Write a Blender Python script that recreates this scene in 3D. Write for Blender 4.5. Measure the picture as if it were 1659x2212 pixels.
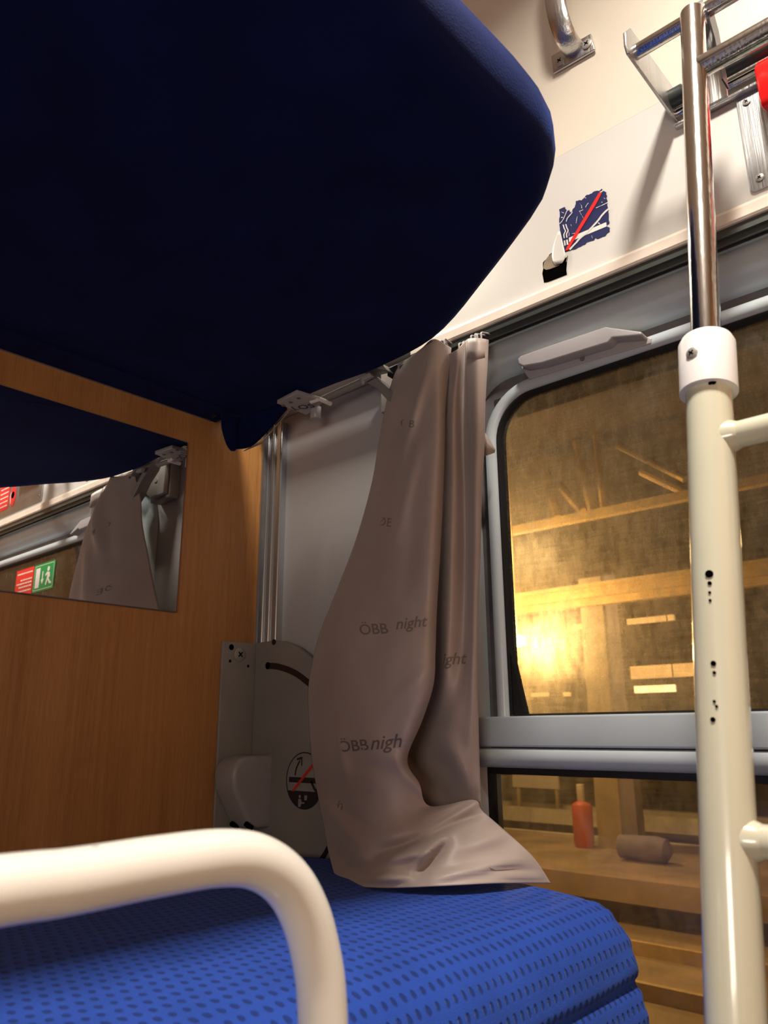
import bpy, bmesh, math, random
from math import sin, cos, pi, radians
from mathutils import Vector, Matrix, noise
from mathutils.bvhtree import BVHTree

for o in list(bpy.data.objects):
    bpy.data.objects.remove(o)
sc = bpy.context.scene
col = sc.collection
random.seed(4)

# ------------------------------------------------------------------ camera
W, H, F = 1659, 2212, 1662.0
YAW, PITCH, ROLL = radians(41.9), radians(15.85), radians(-0.41)
fw = Vector((-sin(YAW)*cos(PITCH), cos(YAW)*cos(PITCH), sin(PITCH)))
_r = Vector((cos(YAW), sin(YAW), 0)); _u = _r.cross(fw)
rt = _r*cos(ROLL)+_u*sin(ROLL); up = -_r*sin(ROLL)+_u*cos(ROLL)
CAM = Vector((1.22, -1.0, 1.40))
cd = bpy.data.cameras.new('camera'); cam = bpy.data.objects.new('camera', cd); col.objects.link(cam)
m = Matrix((rt, up, -fw)).transposed().to_4x4(); m.translation = CAM
cam.matrix_world = m
cd.sensor_fit = 'VERTICAL'; cd.sensor_height = 36.0; cd.lens = F/H*36.0
cd.clip_start = 0.02; cd.clip_end = 200
cd.dof.use_dof = True; cd.dof.focus_distance = 1.25; cd.dof.aperture_fstop = 8.5
sc.camera = cam

def P(px, py, **k):
    """point where the sight line of a photo pixel meets the plane x=, y= or z="""
    d = fw + rt*((px-W/2)/F) - up*((py-H/2)/F)
    for a, v in k.items():
        i = 'xyz'.index(a)
        return CAM + d*((v-CAM[i])/d[i])

# ------------------------------------------------------------------ light
sc.view_settings.view_transform = 'Standard'; sc.view_settings.look = 'None'
sc.view_settings.gamma = 1.0; sc.view_settings.use_curve_mapping = False
sc.view_settings.exposure = 0.10
w = bpy.data.worlds.new('night'); sc.world = w; w.use_nodes = True
bg = w.node_tree.nodes['Background']; bg.inputs[0].default_value = (0.020, 0.013, 0.008, 1); bg.inputs[1].default_value = 1.0
def area(name, loc, rot, size, power, color, sy=None, spread=180):
    l = bpy.data.lights.new(name, 'AREA'); l.energy = power; l.color = color; l.size = size
    if sy: l.shape = 'RECTANGLE'; l.size_y = sy
    l.spread = radians(spread)
    o = bpy.data.objects.new(name, l); o.location = loc; o.rotation_euler = rot; col.objects.link(o); return o
area('ceiling_light', (1.235, -0.70, 2.865), (0, 0, 0), 0.11, 24.5, (1.0, 0.91, 0.80), 0.20, 150)
area('berth_light', (0.34, -0.15, 2.40), (radians(25), 0, 0), 0.08, 4.0, (1.0, 0.90, 0.74), 0.05)
area('added_fill_light', (1.45, -1.90, 1.44), (radians(90), 0, 0), 0.50, 6.2, (1.0, 0.86, 0.74), 0.30)  # unseen area light added behind the camera as fill

# ------------------------------------------------------------------ materials
def new(name):
    mt = bpy.data.materials.new(name); mt.use_nodes = True
    nt = mt.node_tree; b = nt.nodes['Principled BSDF']; return mt, nt, b
def N(nt, t, **k):
    n = nt.nodes.new(t)
    for a, v in k.items(): setattr(n, a, v)
    return n
def L(nt, a, b): nt.links.new(a, b)
def math_(nt, op, a, b=None, c=None):
    n = N(nt, 'ShaderNodeMath', operation=op)
    for i, v in enumerate((a, b, c)):
        if v is None: continue
        if hasattr(v, 'is_output'): L(nt, v, n.inputs[i])
        else: n.inputs[i].default_value = v
    return n.outputs[0]
def plain(name, c, rough=0.5, metal=0.0, bump=0.0, bs=200.0, var=0.06, vs=6.0, spec=0.5, stretch=(1, 1, 1), coat=0.0):
    """procedural paint, plastic, metal or cloth: slight colour variation and fine bump"""
    mt, nt, b = new(name)
    tc = N(nt, 'ShaderNodeTexCoord'); mp = N(nt, 'ShaderNodeMapping'); mp.inputs['Scale'].default_value = stretch
    L(nt, tc.outputs['Object'], mp.inputs[0])
    n1 = N(nt, 'ShaderNodeTexNoise'); n1.inputs['Scale'].default_value = vs; n1.inputs['Detail'].default_value = 5
    L(nt, mp.outputs[0], n1.inputs['Vector'])
    r = N(nt, 'ShaderNodeValToRGB'); r.color_ramp.elements[0].position = .3; r.color_ramp.elements[1].position = .7
    r.color_ramp.elements[0].color = [max(0, v*(1-var)) for v in c]+[1]
    r.color_ramp.elements[1].color = [min(1, v*(1+var)) for v in c]+[1]
    L(nt, n1.outputs['Fac'], r.inputs[0]); L(nt, r.outputs[0], b.inputs['Base Color'])
    b.inputs['Roughness'].default_value = rough; b.inputs['Metallic'].default_value = metal
    b.inputs['Specular IOR Level'].default_value = spec
    b.inputs['Coat Weight'].default_value = coat; b.inputs['Coat Roughness'].default_value = .07
    if bump:
        n2 = N(nt, 'ShaderNodeTexNoise'); n2.inputs['Scale'].default_value = bs; n2.inputs['Detail'].default_value = 3
        L(nt, mp.outputs[0], n2.inputs['Vector'])
        bp = N(nt, 'ShaderNodeBump'); bp.inputs['Strength'].default_value = bump; bp.inputs['Distance'].default_value = .002
        L(nt, n2.outputs['Fac'], bp.inputs['Height']); L(nt, bp.outputs[0], b.inputs['Normal'])
    return mt
def emit(name, c, s):
    mt, nt, b = new(name); b.inputs['Base Color'].default_value = (*c, 1)
    b.inputs['Emission Color'].default_value = (*c, 1); b.inputs['Emission Strength'].default_value = s
    return mt

def wood_mat():
    mt, nt, b = new('beech_laminate')
    tc = N(nt, 'ShaderNodeTexCoord')
    def nz(scale, sx, sz, det=6):
        mp = N(nt, 'ShaderNodeMapping'); mp.inputs['Scale'].default_value = (sx, sx, sz)
        L(nt, tc.outputs['Object'], mp.inputs[0])
        n = N(nt, 'ShaderNodeTexNoise'); n.inputs['Scale'].default_value = scale; n.inputs['Detail'].default_value = det
        L(nt, mp.outputs[0], n.inputs['Vector']); return n.outputs['Fac']
    a = nz(9, 1, .10); f = nz(120, 1, .03, 3); s = nz(330, 1, .09, 2)
    v = math_(nt, 'ADD', math_(nt, 'MULTIPLY', a, .50), math_(nt, 'MULTIPLY', f, .28))
    v = math_(nt, 'ADD', v, math_(nt, 'MULTIPLY', s, .22))
    r = N(nt, 'ShaderNodeValToRGB'); e = r.color_ramp.elements
    e[0].position = .36; e[0].color = (.37, .155, .042, 1); e[1].position = .66; e[1].color = (.60, .300, .105, 1)
    L(nt, v, r.inputs[0]); L(nt, r.outputs[0], b.inputs['Base Color'])
    b.inputs['Roughness'].default_value = .38
    bp = N(nt, 'ShaderNodeBump'); bp.inputs['Strength'].default_value = .12; bp.inputs['Distance'].default_value = .001
    L(nt, s, bp.inputs['Height']); L(nt, bp.outputs[0], b.inputs['Normal'])
    return mt

def moquette_mat():
    """blue seat plush with rows of darker sunken ovals; uv in metres"""
    mt, nt, b = new('blue_dotted_plush')
    uv = N(nt, 'ShaderNodeUVMap'); sp = N(nt, 'ShaderNodeSeparateXYZ'); L(nt, uv.outputs[0], sp.inputs[0])
    nz = N(nt, 'ShaderNodeTexNoise'); nz.inputs['Scale'].default_value = 60; L(nt, uv.outputs[0], nz.inputs['Vector'])
    wob = math_(nt, 'MULTIPLY', math_(nt, 'SUBTRACT', nz.outputs['Fac'], .5), .25)
    v = math_(nt, 'ADD', math_(nt, 'DIVIDE', sp.outputs['Y'], .0165), wob)
    row = math_(nt, 'FLOOR', v)
    odd = math_(nt, 'MULTIPLY', math_(nt, 'MODULO', math_(nt, 'ADD', row, 200), 2), .5)
    u = math_(nt, 'ADD', math_(nt, 'ADD', math_(nt, 'DIVIDE', sp.outputs['X'], .0122), odd), wob)
    fu = math_(nt, 'SUBTRACT', math_(nt, 'FRACT', math_(nt, 'ADD', u, 500)), .5)
    fv = math_(nt, 'SUBTRACT', math_(nt, 'FRACT', math_(nt, 'ADD', v, 500)), .5)
    du = math_(nt, 'DIVIDE', fu, .23); dv = math_(nt, 'DIVIDE', fv, .27)
    d = math_(nt, 'SQRT', math_(nt, 'ADD', math_(nt, 'MULTIPLY', du, du), math_(nt, 'MULTIPLY', dv, dv)))
    mr = N(nt, 'ShaderNodeMapRange'); mr.interpolation_type = 'SMOOTHSTEP'
    mr.inputs['From Min'].default_value = .6; mr.inputs['From Max'].default_value = 1.25
    L(nt, d, mr.inputs['Value']); msk = mr.outputs[0]
    n2 = N(nt, 'ShaderNodeTexNoise'); n2.inputs['Scale'].default_value = 900; n2.inputs['Detail'].default_value = 2
    L(nt, uv.outputs[0], n2.inputs['Vector'])
    n3 = N(nt, 'ShaderNodeTexNoise'); n3.inputs['Scale'].default_value = 14; n3.inputs['Detail'].default_value = 4
    L(nt, uv.outputs[0], n3.inputs['Vector'])
    mx = N(nt, 'ShaderNodeMix', data_type='RGBA')
    mx.inputs['A'].default_value = (.014, .038, .20, 1); mx.inputs['B'].default_value = (.024, .075, .42, 1)
    L(nt, msk, mx.inputs['Factor'])
    hv = N(nt, 'ShaderNodeHueSaturation')
    L(nt, math_(nt, 'ADD', math_(nt, 'MULTIPLY', n2.outputs['Fac'], .7), math_(nt, 'ADD', math_(nt, 'MULTIPLY', n3.outputs['Fac'], .5), .42)), hv.inputs['Value'])
    L(nt, mx.outputs['Result'], hv.inputs['Color']); L(nt, hv.outputs[0], b.inputs['Base Color'])
    b.inputs['Roughness'].default_value = .85
    b.inputs['Sheen Weight'].default_value = .2; b.inputs['Sheen Roughness'].default_value = .4
    b.inputs['Sheen Tint'].default_value = (.35, .5, 1, 1); b.inputs['Specular IOR Level'].default_value = .15
    bp = N(nt, 'ShaderNodeBump'); bp.inputs['Strength'].default_value = .9; bp.inputs['Distance'].default_value = .0018
    h = math_(nt, 'ADD', msk, math_(nt, 'MULTIPLY', n2.outputs['Fac'], .5))
    L(nt, h, bp.inputs['Height']); L(nt, bp.outputs[0], b.inputs['Normal'])
    return mt

def velour_mat(name, c, sheen=.3):
    mt = plain(name, c, .9, bump=.35, bs=500, var=.25, vs=9, spec=.1)
    b = mt.node_tree.nodes['Principled BSDF']
    b.inputs['Sheen Weight'].default_value = sheen; b.inputs['Sheen Roughness'].default_value = .35
    b.inputs['Sheen Tint'].default_value = (.12, .22, .8, 1)
    return mt

def curtain_mat():
    mt, nt, b = new('taupe_satin_curtain')
    tc = N(nt, 'ShaderNodeTexCoord')
    n1 = N(nt, 'ShaderNodeTexNoise'); n1.inputs['Scale'].default_value = 7; n1.inputs['Detail'].default_value = 6
    L(nt, tc.outputs['Object'], n1.inputs['Vector'])
    r = N(nt, 'ShaderNodeValToRGB'); e = r.color_ramp.elements
    e[0].position = .3; e[0].color = (.44, .355, .315, 1); e[1].position = .7; e[1].color = (.53, .435, .39, 1)
    L(nt, n1.outputs['Fac'], r.inputs[0]); L(nt, r.outputs[0], b.inputs['Base Color'])
    b.inputs['Roughness'].default_value = .48; b.inputs['Specular IOR Level'].default_value = .55
    b.inputs['Sheen Weight'].default_value = .25
    wv = N(nt, 'ShaderNodeTexNoise'); wv.inputs['Scale'].default_value = 700; L(nt, tc.outputs['Object'], wv.inputs['Vector'])
    bp = N(nt, 'ShaderNodeBump'); bp.inputs['Strength'].default_value = .12; bp.inputs['Distance'].default_value = .0008
    L(nt, wv.outputs['Fac'], bp.inputs['Height']); L(nt, bp.outputs[0], b.inputs['Normal'])
    tr = N(nt, 'ShaderNodeBsdfTranslucent'); tr.inputs[0].default_value = (.42, .30, .22, 1)
    mix = N(nt, 'ShaderNodeMixShader'); mix.inputs[0].default_value = .10
    L(nt, b.outputs[0], mix.inputs[1]); L(nt, tr.outputs[0], mix.inputs[2])
    L(nt, mix.outputs[0], nt.nodes['Material Output'].inputs[0])
    return mt

def pane_mat(name, haze, rough, dirt):
    """night window glass filmed with dried dirt: clear part, scattering film, milky film, mirror reflection"""
    mt, nt, b = new(name); nt.nodes.remove(b); out = nt.nodes['Material Output']
    tc = N(nt, 'ShaderNodeTexCoord')
    mp = N(nt, 'ShaderNodeMapping'); mp.inputs['Scale'].default_value = (1, 1, .35); L(nt, tc.outputs['Object'], mp.inputs[0])
    n1 = N(nt, 'ShaderNodeTexNoise'); n1.inputs['Scale'].default_value = 70; n1.inputs['Detail'].default_value = 8; n1.inputs['Roughness'].default_value = .75
    L(nt, mp.outputs[0], n1.inputs['Vector'])
    n2 = N(nt, 'ShaderNodeTexNoise'); n2.inputs['Scale'].default_value = 5; n2.inputs['Detail'].default_value = 3
    L(nt, tc.outputs['Object'], n2.inputs['Vector'])
    mp3 = N(nt, 'ShaderNodeMapping'); mp3.inputs['Rotation'].default_value = (0, .6, 0); mp3.inputs['Scale'].default_value = (1, 1, 14)
    L(nt, tc.outputs['Object'], mp3.inputs[0])
    n3 = N(nt, 'ShaderNodeTexNoise'); n3.inputs['Scale'].default_value = 22; n3.inputs['Detail'].default_value = 4
    L(nt, mp3.outputs[0], n3.inputs['Vector'])
    d = math_(nt, 'ADD', math_(nt, 'MULTIPLY', math_(nt, 'SUBTRACT', n1.outputs['Fac'], .5), 2.6), math_(nt, 'MULTIPLY', math_(nt, 'SUBTRACT', n2.outputs['Fac'], .5), .8))
    d = math_(nt, 'ADD', d, math_(nt, 'MULTIPLY', math_(nt, 'SUBTRACT', n3.outputs['Fac'], .5), .8))
    d = math_(nt, 'MAXIMUM', math_(nt, 'MULTIPLY', math_(nt, 'ADD', d, .75), dirt), 0.0)
    trn = N(nt, 'ShaderNodeBsdfTransparent'); trn.inputs[0].default_value = (.93, .91, .86, 1)
    gls = N(nt, 'ShaderNodeBsdfRefraction'); gls.inputs['Roughness'].default_value = rough; gls.inputs['IOR'].default_value = 1.10
    gls.inputs['Color'].default_value = (1, .95, .85, 1)
    tl = N(nt, 'ShaderNodeBsdfTranslucent'); tl.inputs[0].default_value = (.85, .80, .66, 1)
    df = N(nt, 'ShaderNodeBsdfDiffuse'); df.inputs[0].default_value = (.36, .32, .25, 1)
    film = N(nt, 'ShaderNodeMixShader'); film.inputs[0].default_value = .55
    L(nt, tl.outputs[0], film.inputs[1]); L(nt, df.outputs[0], film.inputs[2])
    film2 = N(nt, 'ShaderNodeMixShader'); film2.inputs[0].default_value = .55
    g2_ = N(nt, 'ShaderNodeBsdfRefraction'); g2_.inputs['Roughness'].default_value = .85; g2_.inputs['IOR'].default_value = 1.25
    g2_.inputs['Color'].default_value = (1, .92, .78, 1)
    gm = N(nt, 'ShaderNodeMixShader'); gm.inputs[0].default_value = .55; L(nt, gls.outputs[0], gm.inputs[1]); L(nt, g2_.outputs[0], gm.inputs[2])
    L(nt, film.outputs[0], film2.inputs[1]); L(nt, gm.outputs[0], film2.inputs[2])
    m1 = N(nt, 'ShaderNodeMixShader'); L(nt, math_(nt, 'MINIMUM', math_(nt, 'ADD', math_(nt, 'MULTIPLY', d, haze), .02), .9), m1.inputs[0])
    L(nt, trn.outputs[0], m1.inputs[1]); L(nt, film2.outputs[0], m1.inputs[2])
    gl = N(nt, 'ShaderNodeBsdfGlossy'); gl.inputs['Roughness'].default_value = .02
    fr = N(nt, 'ShaderNodeFresnel'); fr.inputs['IOR'].default_value = 1.45
    m2 = N(nt, 'ShaderNodeMixShader'); L(nt, fr.outputs[0], m2.inputs[0])
    L(nt, m1.outputs[0], m2.inputs[1]); L(nt, gl.outputs[0], m2.inputs[2])
    L(nt, m2.outputs[0], out.inputs[0])
    return mt

def steel_mat(name, c, rough, stretch=(1, 1, .02), bump=.12):
    mt = plain(name, c, rough, 1.0, bump=bump, bs=260, var=.08, vs=40, stretch=stretch)
    return mt

M = {}
M['wood'] = wood_mat()
M['cream'] = plain('cream_wall_panel', (.72, .655, .55), .42, bump=.05, bs=120, var=.02)
M['creamlow'] = plain('pale_grey_wall_panel', (.63, .615, .58), .42, bump=.05, bs=120, var=.02)
M['trim'] = plain('cream_painted_trim', (.80, .70, .60), .35, bump=.05, bs=90, var=.05, vs=30)
M['grey'] = plain('grey_laminate_panel', (.46, .45, .46), .45, bump=.04, bs=150, var=.02)
M['alu'] = plain('anodised_aluminium', (.50, .52, .54), .30, .85, bump=.03, bs=100, var=.04, stretch=(1, 1, .1))
M['frame'] = plain('light_grey_window_paint', (.46, .515, .55), .30, bump=.04, bs=60, var=.04, vs=12)
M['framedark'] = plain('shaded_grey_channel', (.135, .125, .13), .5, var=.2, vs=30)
M['rubber'] = plain('black_rubber_seal', (.008, .008, .009), .45, var=.2)
M['gap'] = plain('black_track_channel', (.018, .019, .018), .5, var=.2)
M['tracklip'] = plain('dark_green_grey_track', (.10, .11, .10), .35, .5, var=.1, stretch=(.1, 1, 1))
M['steel'] = steel_mat('polished_steel', (.68, .64, .60), .16)
M['brushed'] = steel_mat('brushed_steel', (.60, .59, .58), .34, bump=.3)
M['platesteel'] = steel_mat('brushed_steel_plate', (.46, .46, .46), .42, stretch=(1, 1, .03), bump=.4)
M['screw'] = plain('screw_steel', (.50, .48, .45), .35, .6)
M['black'] = plain('black_plastic', (.012, .012, .013), .4, var=.2)
M['gripblack'] = plain('black_grip_sleeve', (.016, .022, .020), .5, var=.2)
M['paint'] = plain('cream_gloss_paint', (.66, .645, .50), .22, bump=.03, bs=30, var=.03, vs=14, coat=1.0)
M['white_rail'] = plain('white_gloss_paint', (.86, .84, .77), .28, bump=.05, bs=30, var=.03, vs=14, coat=.4)
M['whiteplastic'] = plain('white_plastic', (.80, .77, .76), .35, var=.02)
M['greyplastic'] = plain('grey_moulded_plastic', (.36, .345, .345), .42, bump=.1, bs=260, var=.05)
M['handleplastic'] = plain('light_grey_handle_plastic', (.40, .38, .39), .30, bump=.05, bs=200, var=.05)
M['bracket'] = plain('grey_painted_bracket', (.26, .245, .235), .42, bump=.05, bs=120, var=.08, vs=20)
M['mechgrey'] = plain('grey_painted_steel', (.27, .255, .235), .5, bump=.06, bs=120, var=.08, vs=10)
M['rust'] = plain('rusty_slot', (.028, .010, .005), .8, var=.4, vs=60)
M['curtain'] = curtain_mat()
M['print'] = plain('grey_fabric_print', (.165, .125, .115), .6, var=.1)
M['moquette'] = moquette_mat()
M['navy'] = velour_mat('navy_velour', (.004, .008, .055), .2)
M['board'] = plain('berth_base_board', (.10, .10, .11), .5)
M['red'] = plain('glossy_red_plastic', (.72, .012, .010), .22, var=.05)
M['redfilm'] = plain('red_film', (.72, .025, .022), .35, var=.03)
M['navyfilm'] = plain('navy_film', (.022, .027, .095), .35, var=.08)
M['whitefilm'] = plain('white_film', (.74, .71, .66), .4, var=.02)
M['greenfilm'] = plain('green_film', (.0, .27, .075), .35, var=.03)
M['darkfilm'] = plain('black_film', (.010, .012, .014), .4)
M['mirror'] = plain('mirror_silver', (.90, .91, .90), .006, 1.0, var=.005)
M['hole'] = plain('dark_cavity', (.002, .002, .002), 1.0, spec=0)
M['brownpaper'] = plain('brown_backing_paper', (.22, .17, .11), .7, bump=.3, bs=150, var=.25, vs=60)
M['ink'] = plain('black_marker_ink', (.012, .010, .02), .6)
M['glass_up'] = pane_mat('dusty_window_glass', .34, .55, 1.0)
M['glass_low'] = pane_mat('window_glass', .15, .5, 1.0)

# ------------------------------------------------------------------ geometry helpers
class MB:
    def __init__(s): s.v = []; s.f = []; s.uv = None
    def add(s, vs, fs):
        n = len(s.v); s.v += [tuple(v) for v in vs]; s.f += [tuple(i+n for i in f) for f in fs]; return s
    def box(s, x0, x1, y0, y1, z0, z1):
        return s.add([(x, y, z) for x in (x0, x1) for y in (y0, y1) for z in (z0, z1)],
                     [(0, 1, 3, 2), (4, 6, 7, 5), (0, 4, 5, 1), (2, 3, 7, 6), (0, 2, 6, 4), (1, 5, 7, 3)])
    def tube(s, pts, r, n=20, cap=True):
        pts = [Vector(p) for p in pts]; rs = r if isinstance(r, (list, tuple)) else [r]*len(pts)
        t0 = (pts[1]-pts[0]).normalized()
        a = t0.orthogonal().normalized(); vs = []
        for i, p in enumerate(pts):
            t = (pts[min(i+1, len(pts)-1)]-pts[max(i-1, 0)]).normalized()
            a = (a - t*a.dot(t)).normalized(); b = t.cross(a)
            vs += [p + (a*cos(2*pi*k/n)+b*sin(2*pi*k/n))*rs[i] for k in range(n)]
        fs = [(i*n+k, i*n+(k+1) % n, (i+1)*n+(k+1) % n, (i+1)*n+k) for i in range(len(pts)-1) for k in range(n)]
        if cap: fs += [tuple(range(n-1, -1, -1)), tuple(range((len(pts)-1)*n, len(pts)*n))]
        return s.add(vs, fs)
    def prism(s, outline, d):
        """closed outline (3-D points) extruded by the vector d"""
        o = [Vector(p) for p in outline]; d = Vector(d); n = len(o)
        return s.add(o+[p+d for p in o], [tuple(range(n-1, -1, -1)), tuple(range(n, 2*n))] + [(k, (k+1) % n, n+(k+1) % n, n+k) for k in range(n)])
    def loft(s, loops, closed=True, cap=False):
        n = len(loops[0]); vs = [p for l in loops for p in l]
        fs = [(i*n+k, i*n+(k+1) % n, (i+1)*n+(k+1) % n, (i+1)*n+k) for i in range(len(loops)-1) for k in range(n if closed else n-1)]
        if cap: fs += [tuple(range(n-1, -1, -1)), tuple(range((len(loops)-1)*n, len(loops)*n))]
        return s.add(vs, fs)
    def build(s, name, mat, parent=None, bevel=0, seg=3, smooth=True, angle=40, sub=0, solid=0):
        me = bpy.data.meshes.new(name); me.from_pydata(s.v, [], s.f)
        bm = bmesh.new(); bm.from_mesh(me)
        if not solid: bmesh.ops.recalc_face_normals(bm, faces=bm.faces)
        if bevel:
            es = [e for e in bm.edges if len(e.link_faces) == 2 and e.calc_face_angle(0) > radians(35)]
            bmesh.ops.bevel(bm, geom=es, offset=bevel, segments=seg, affect='EDGES', clamp_overlap=True, profile=.5)
        for f in bm.faces: f.smooth = smooth
        for e in bm.edges:
            e.smooth = not (len(e.link_faces) == 2 and e.calc_face_angle(0) > radians(angle))
        bm.to_mesh(me); bm.free(); me.materials.append(M[mat] if isinstance(mat, str) else mat)
        o = bpy.data.objects.new(name, me); col.objects.link(o)
        if parent: o.parent = parent
        if solid:
            md = o.modifiers.new('thick', 'SOLIDIFY'); md.thickness = solid; md.offset = 0
        if sub:
            md = o.modifiers.new('sub', 'SUBSURF'); md.levels = sub; md.render_levels = sub
        return o

def tag(o, label=None, cat=None, group=None, kind=None):
    if label: o['label'] = label
    if cat: o['category'] = cat
    if group: o['group'] = group
    if kind: o['kind'] = kind
    return o
def empty(name, loc=(0, 0, 0), label=None, cat=None, group=None, kind=None):
    o = bpy.data.objects.new(name, None); col.objects.link(o); o.empty_display_size = .05
    return tag(o, label, cat, group, kind)
def fillet(pts, r, n=8):
    """polyline with its inner corners rounded"""
    pts = [Vector(p) for p in pts]; out = [pts[0]]
    for i in range(1, len(pts)-1):
        a, b, c = pts[i-1], pts[i], pts[i+1]; u = (a-b).normalized(); v = (c-b).normalized()
        rr = r[i-1] if isinstance(r, (list, tuple)) else r
        p0 = b+u*rr; p1 = b+v*rr
        for k in range(n+1):
            t = k/n; out.append(p0*(1-t)**2+b*2*t*(1-t)+p1*t*t)
    return out+[pts[-1]]
def rrect(x0, x1, z0, z1, r, n=10, y=0, rb=None):
    rb = r if rb is None else rb; pts = []
    for cx, cz, a0, q in ((x1-r, z1-r, 0, r), (x0+r, z1-r, 90, r), (x0+rb, z0+rb, 180, rb), (x1-rb, z0+rb, 270, rb)):
        for k in range(n+1):
            a = radians(a0+90*k/n); pts.append(Vector((cx+q*cos(a), y, cz+q*sin(a))))
    return pts
def ring(mb, x0, x1, z0, z1, r, prof, rb=None):
    rb = r if rb is None else rb
    return mb.loft([rrect(x0+i, x1-i, z0+i, z1-i, max(r-i, .002), y=y, rb=max(rb-i, .002)) for i, y in prof])
def disc(mb, c, nrm, r, t, n=24):
    c = Vector(c); nrm = Vector(nrm).normalized(); return mb.tube([c, c+nrm*t], r, n)
def screw(parent, c, nrm, r=.006, mat='screw'):
    c = Vector(c); nrm = Vector(nrm).normalized(); m_ = MB()
    m_.tube([c, c+nrm*r*.25, c+nrm*r*.42], [r, r, r*.6], 20); s = m_.build('screw', mat, parent)
    a = nrm.orthogonal().normalized(); b = nrm.cross(a); q = MB(); z = c+nrm*(r*.43)
    for u, v in ((a, b), (b, a)):
        q.prism([z+u*r*.5+v*r*.1, z-u*r*.5+v*r*.1, z-u*r*.5-v*r*.1, z+u*r*.5-v*r*.1], nrm*.0003)
    q.build('screw_recess', 'hole', s); return s
def text_mesh(body, size, shear=0.0, bold=0.0):
    cu = bpy.data.curves.new('t', 'FONT'); cu.body = body; cu.size = size; cu.shear = shear; cu.offset = bold
    cu.align_x = 'CENTER'; cu.align_y = 'CENTER'; cu.resolution_u = 4
    o = bpy.data.objects.new('t', cu); col.objects.link(o)
    dg = bpy.context.evaluated_depsgraph_get(); dg.update()
    me = bpy.data.meshes.new_from_object(o.evaluated_get(dg))
    bm = bmesh.new(); bm.from_mesh(me); bmesh.ops.triangulate(bm, faces=bm.faces)
    lim = size*.25
    for _ in range(3):
        es = [e for e in bm.edges if e.calc_length() > lim]
        if not es: break
        bmesh.ops.subdivide_edges(bm, edges=es, cuts=1); bmesh.ops.triangulate(bm, faces=bm.faces)
    vs = [v.co.copy() for v in bm.verts]; fs = [tuple(v.index for v in f.verts) for f in bm.faces]
    bm.free(); bpy.data.objects.remove(o); bpy.data.curves.remove(cu); bpy.data.meshes.remove(me)
    return vs, fs
def flat_text(body, size, org, ux, uz, name, mat, parent, **k):
    vs, fs = text_mesh(body, size, **k); org = Vector(org); ux = Vector(ux); uz = Vector(uz)
    return MB().add([org+ux*v.x+uz*v.y for v in vs], fs).build(name, mat, parent)
def cr(p0, p1, p2, p3, t):
    return .5*((2*p1)+(-p0+p2)*t+(2*p0-5*p1+4*p2-p3)*t*t+(-p0+3*p1-3*p2+p3)*t*t*t)
def spline(pts, n):
    pts = [Vector(p) for p in pts]; out = []
    for i in range(len(pts)-1):
        a = pts[max(i-1, 0)]; d = pts[min(i+2, len(pts)-1)]
        for k in range(n): out.append(cr(a, pts[i], pts[i+1], d, k/n))
    return out+[pts[-1]]

# ------------------------------------------------------------------ room shell
XR, YB, ZC = 2.10, -1.95, 2.90
S = lambda o: tag(o, kind='structure')
S(MB().box(-.03, 0, YB, .0, 0, ZC).build('wall_left', 'wood'))
S(MB().box(XR, XR+.03, YB, .0, 0, ZC).build('wall_right', 'wood'))
S(MB().box(-.03, XR+.03, YB-.03, YB, 0, ZC).build('wall_back', 'grey'))
S(MB().box(-.03, XR+.03, YB-.03, .03, -.03, 0).build('floor', 'gap'))
S(MB().box(-.03, XR+.03, YB-.03, -.20, ZC, ZC+.03).build('ceiling', 'cream'))
# window wall: grey lower panel with the window opening, proud pale panel and cream panel above
wx0, wx1, wz0, wz1 = .445, 1.655, .72, 2.045
wb = MB()
wb.box(0, wx0+.03, .0, .03, 0, 2.045); wb.box(wx1-.03, XR, .0, .03, 0, 2.045)
wb.box(wx0+.03, wx1-.03, .0, .03, 0, wz0+.03)
S(wb.build('wall_window', 'grey'))
S(MB().box(0, XR, -.05, .03, 2.048, 2.276).build('wall_window_upper', 'creamlow'))
vb = MB(); prof = [(-.0501, 2.276), (-.0501, 2.68), (-.07, 2.77), (-.12, 2.85), (-.21, 2.902)]
vb.loft([[Vector((x, y, z)) for x in (0, XR)] for y, z in prof+[(.0, 2.93), (.0, 2.276)]], closed=False)
vb.f.append((12, 13, 1, 0))
S(vb.build('wall_window_top', 'cream'))
# cream trim ledge with the dark curtain track below it
tr = MB(); pr = [(-.05, 2.054), (-.056, 2.052), (-.058, 2.047), (-.058, 2.033), (-.056, 2.030), (-.05, 2.030)]
tr.loft([[Vector((x, y, z)) for x in (.44, XR)] for y, z in pr+[pr[0]]], closed=False)
S(tr.build('trim_1', 'trim', smooth=False))
tk = MB(); tk.box(.44, XR, -.052, -.046, 2.018, 2.030); tk.box(.44, XR, -.046, -.043, 2.010, 2.030)
S(tk.build('trim_2', 'tracklip'))
gp = MB(); gp.box(.44, XR, -.043, -.002, 2.028, 2.046); gp.box(.44, XR, -.004, -.0005, 1.995, 2.046); gp.box(.62, .621, -.0055, -.003, 2.022, 2.040)
S(gp.build('trim_3', 'gap'))
# aluminium corner profile
cp = MB()
cp.box(0, .050, -.012, 0, 0, 2.03)
for x in (.004, .024, .046): cp.tube([(x, -.013, 0), (x, -.013, 2.03)], .0042, 12)
S(cp.build('trim_4', 'alu'))
S(MB().box(0, .004, -.024, -.012, 0, 2.03).build('trim_5', 'framedark'))
S(MB().box(0, .004, -.028, -.024, 0, 2.03).build('trim_6', 'alu'))

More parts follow.
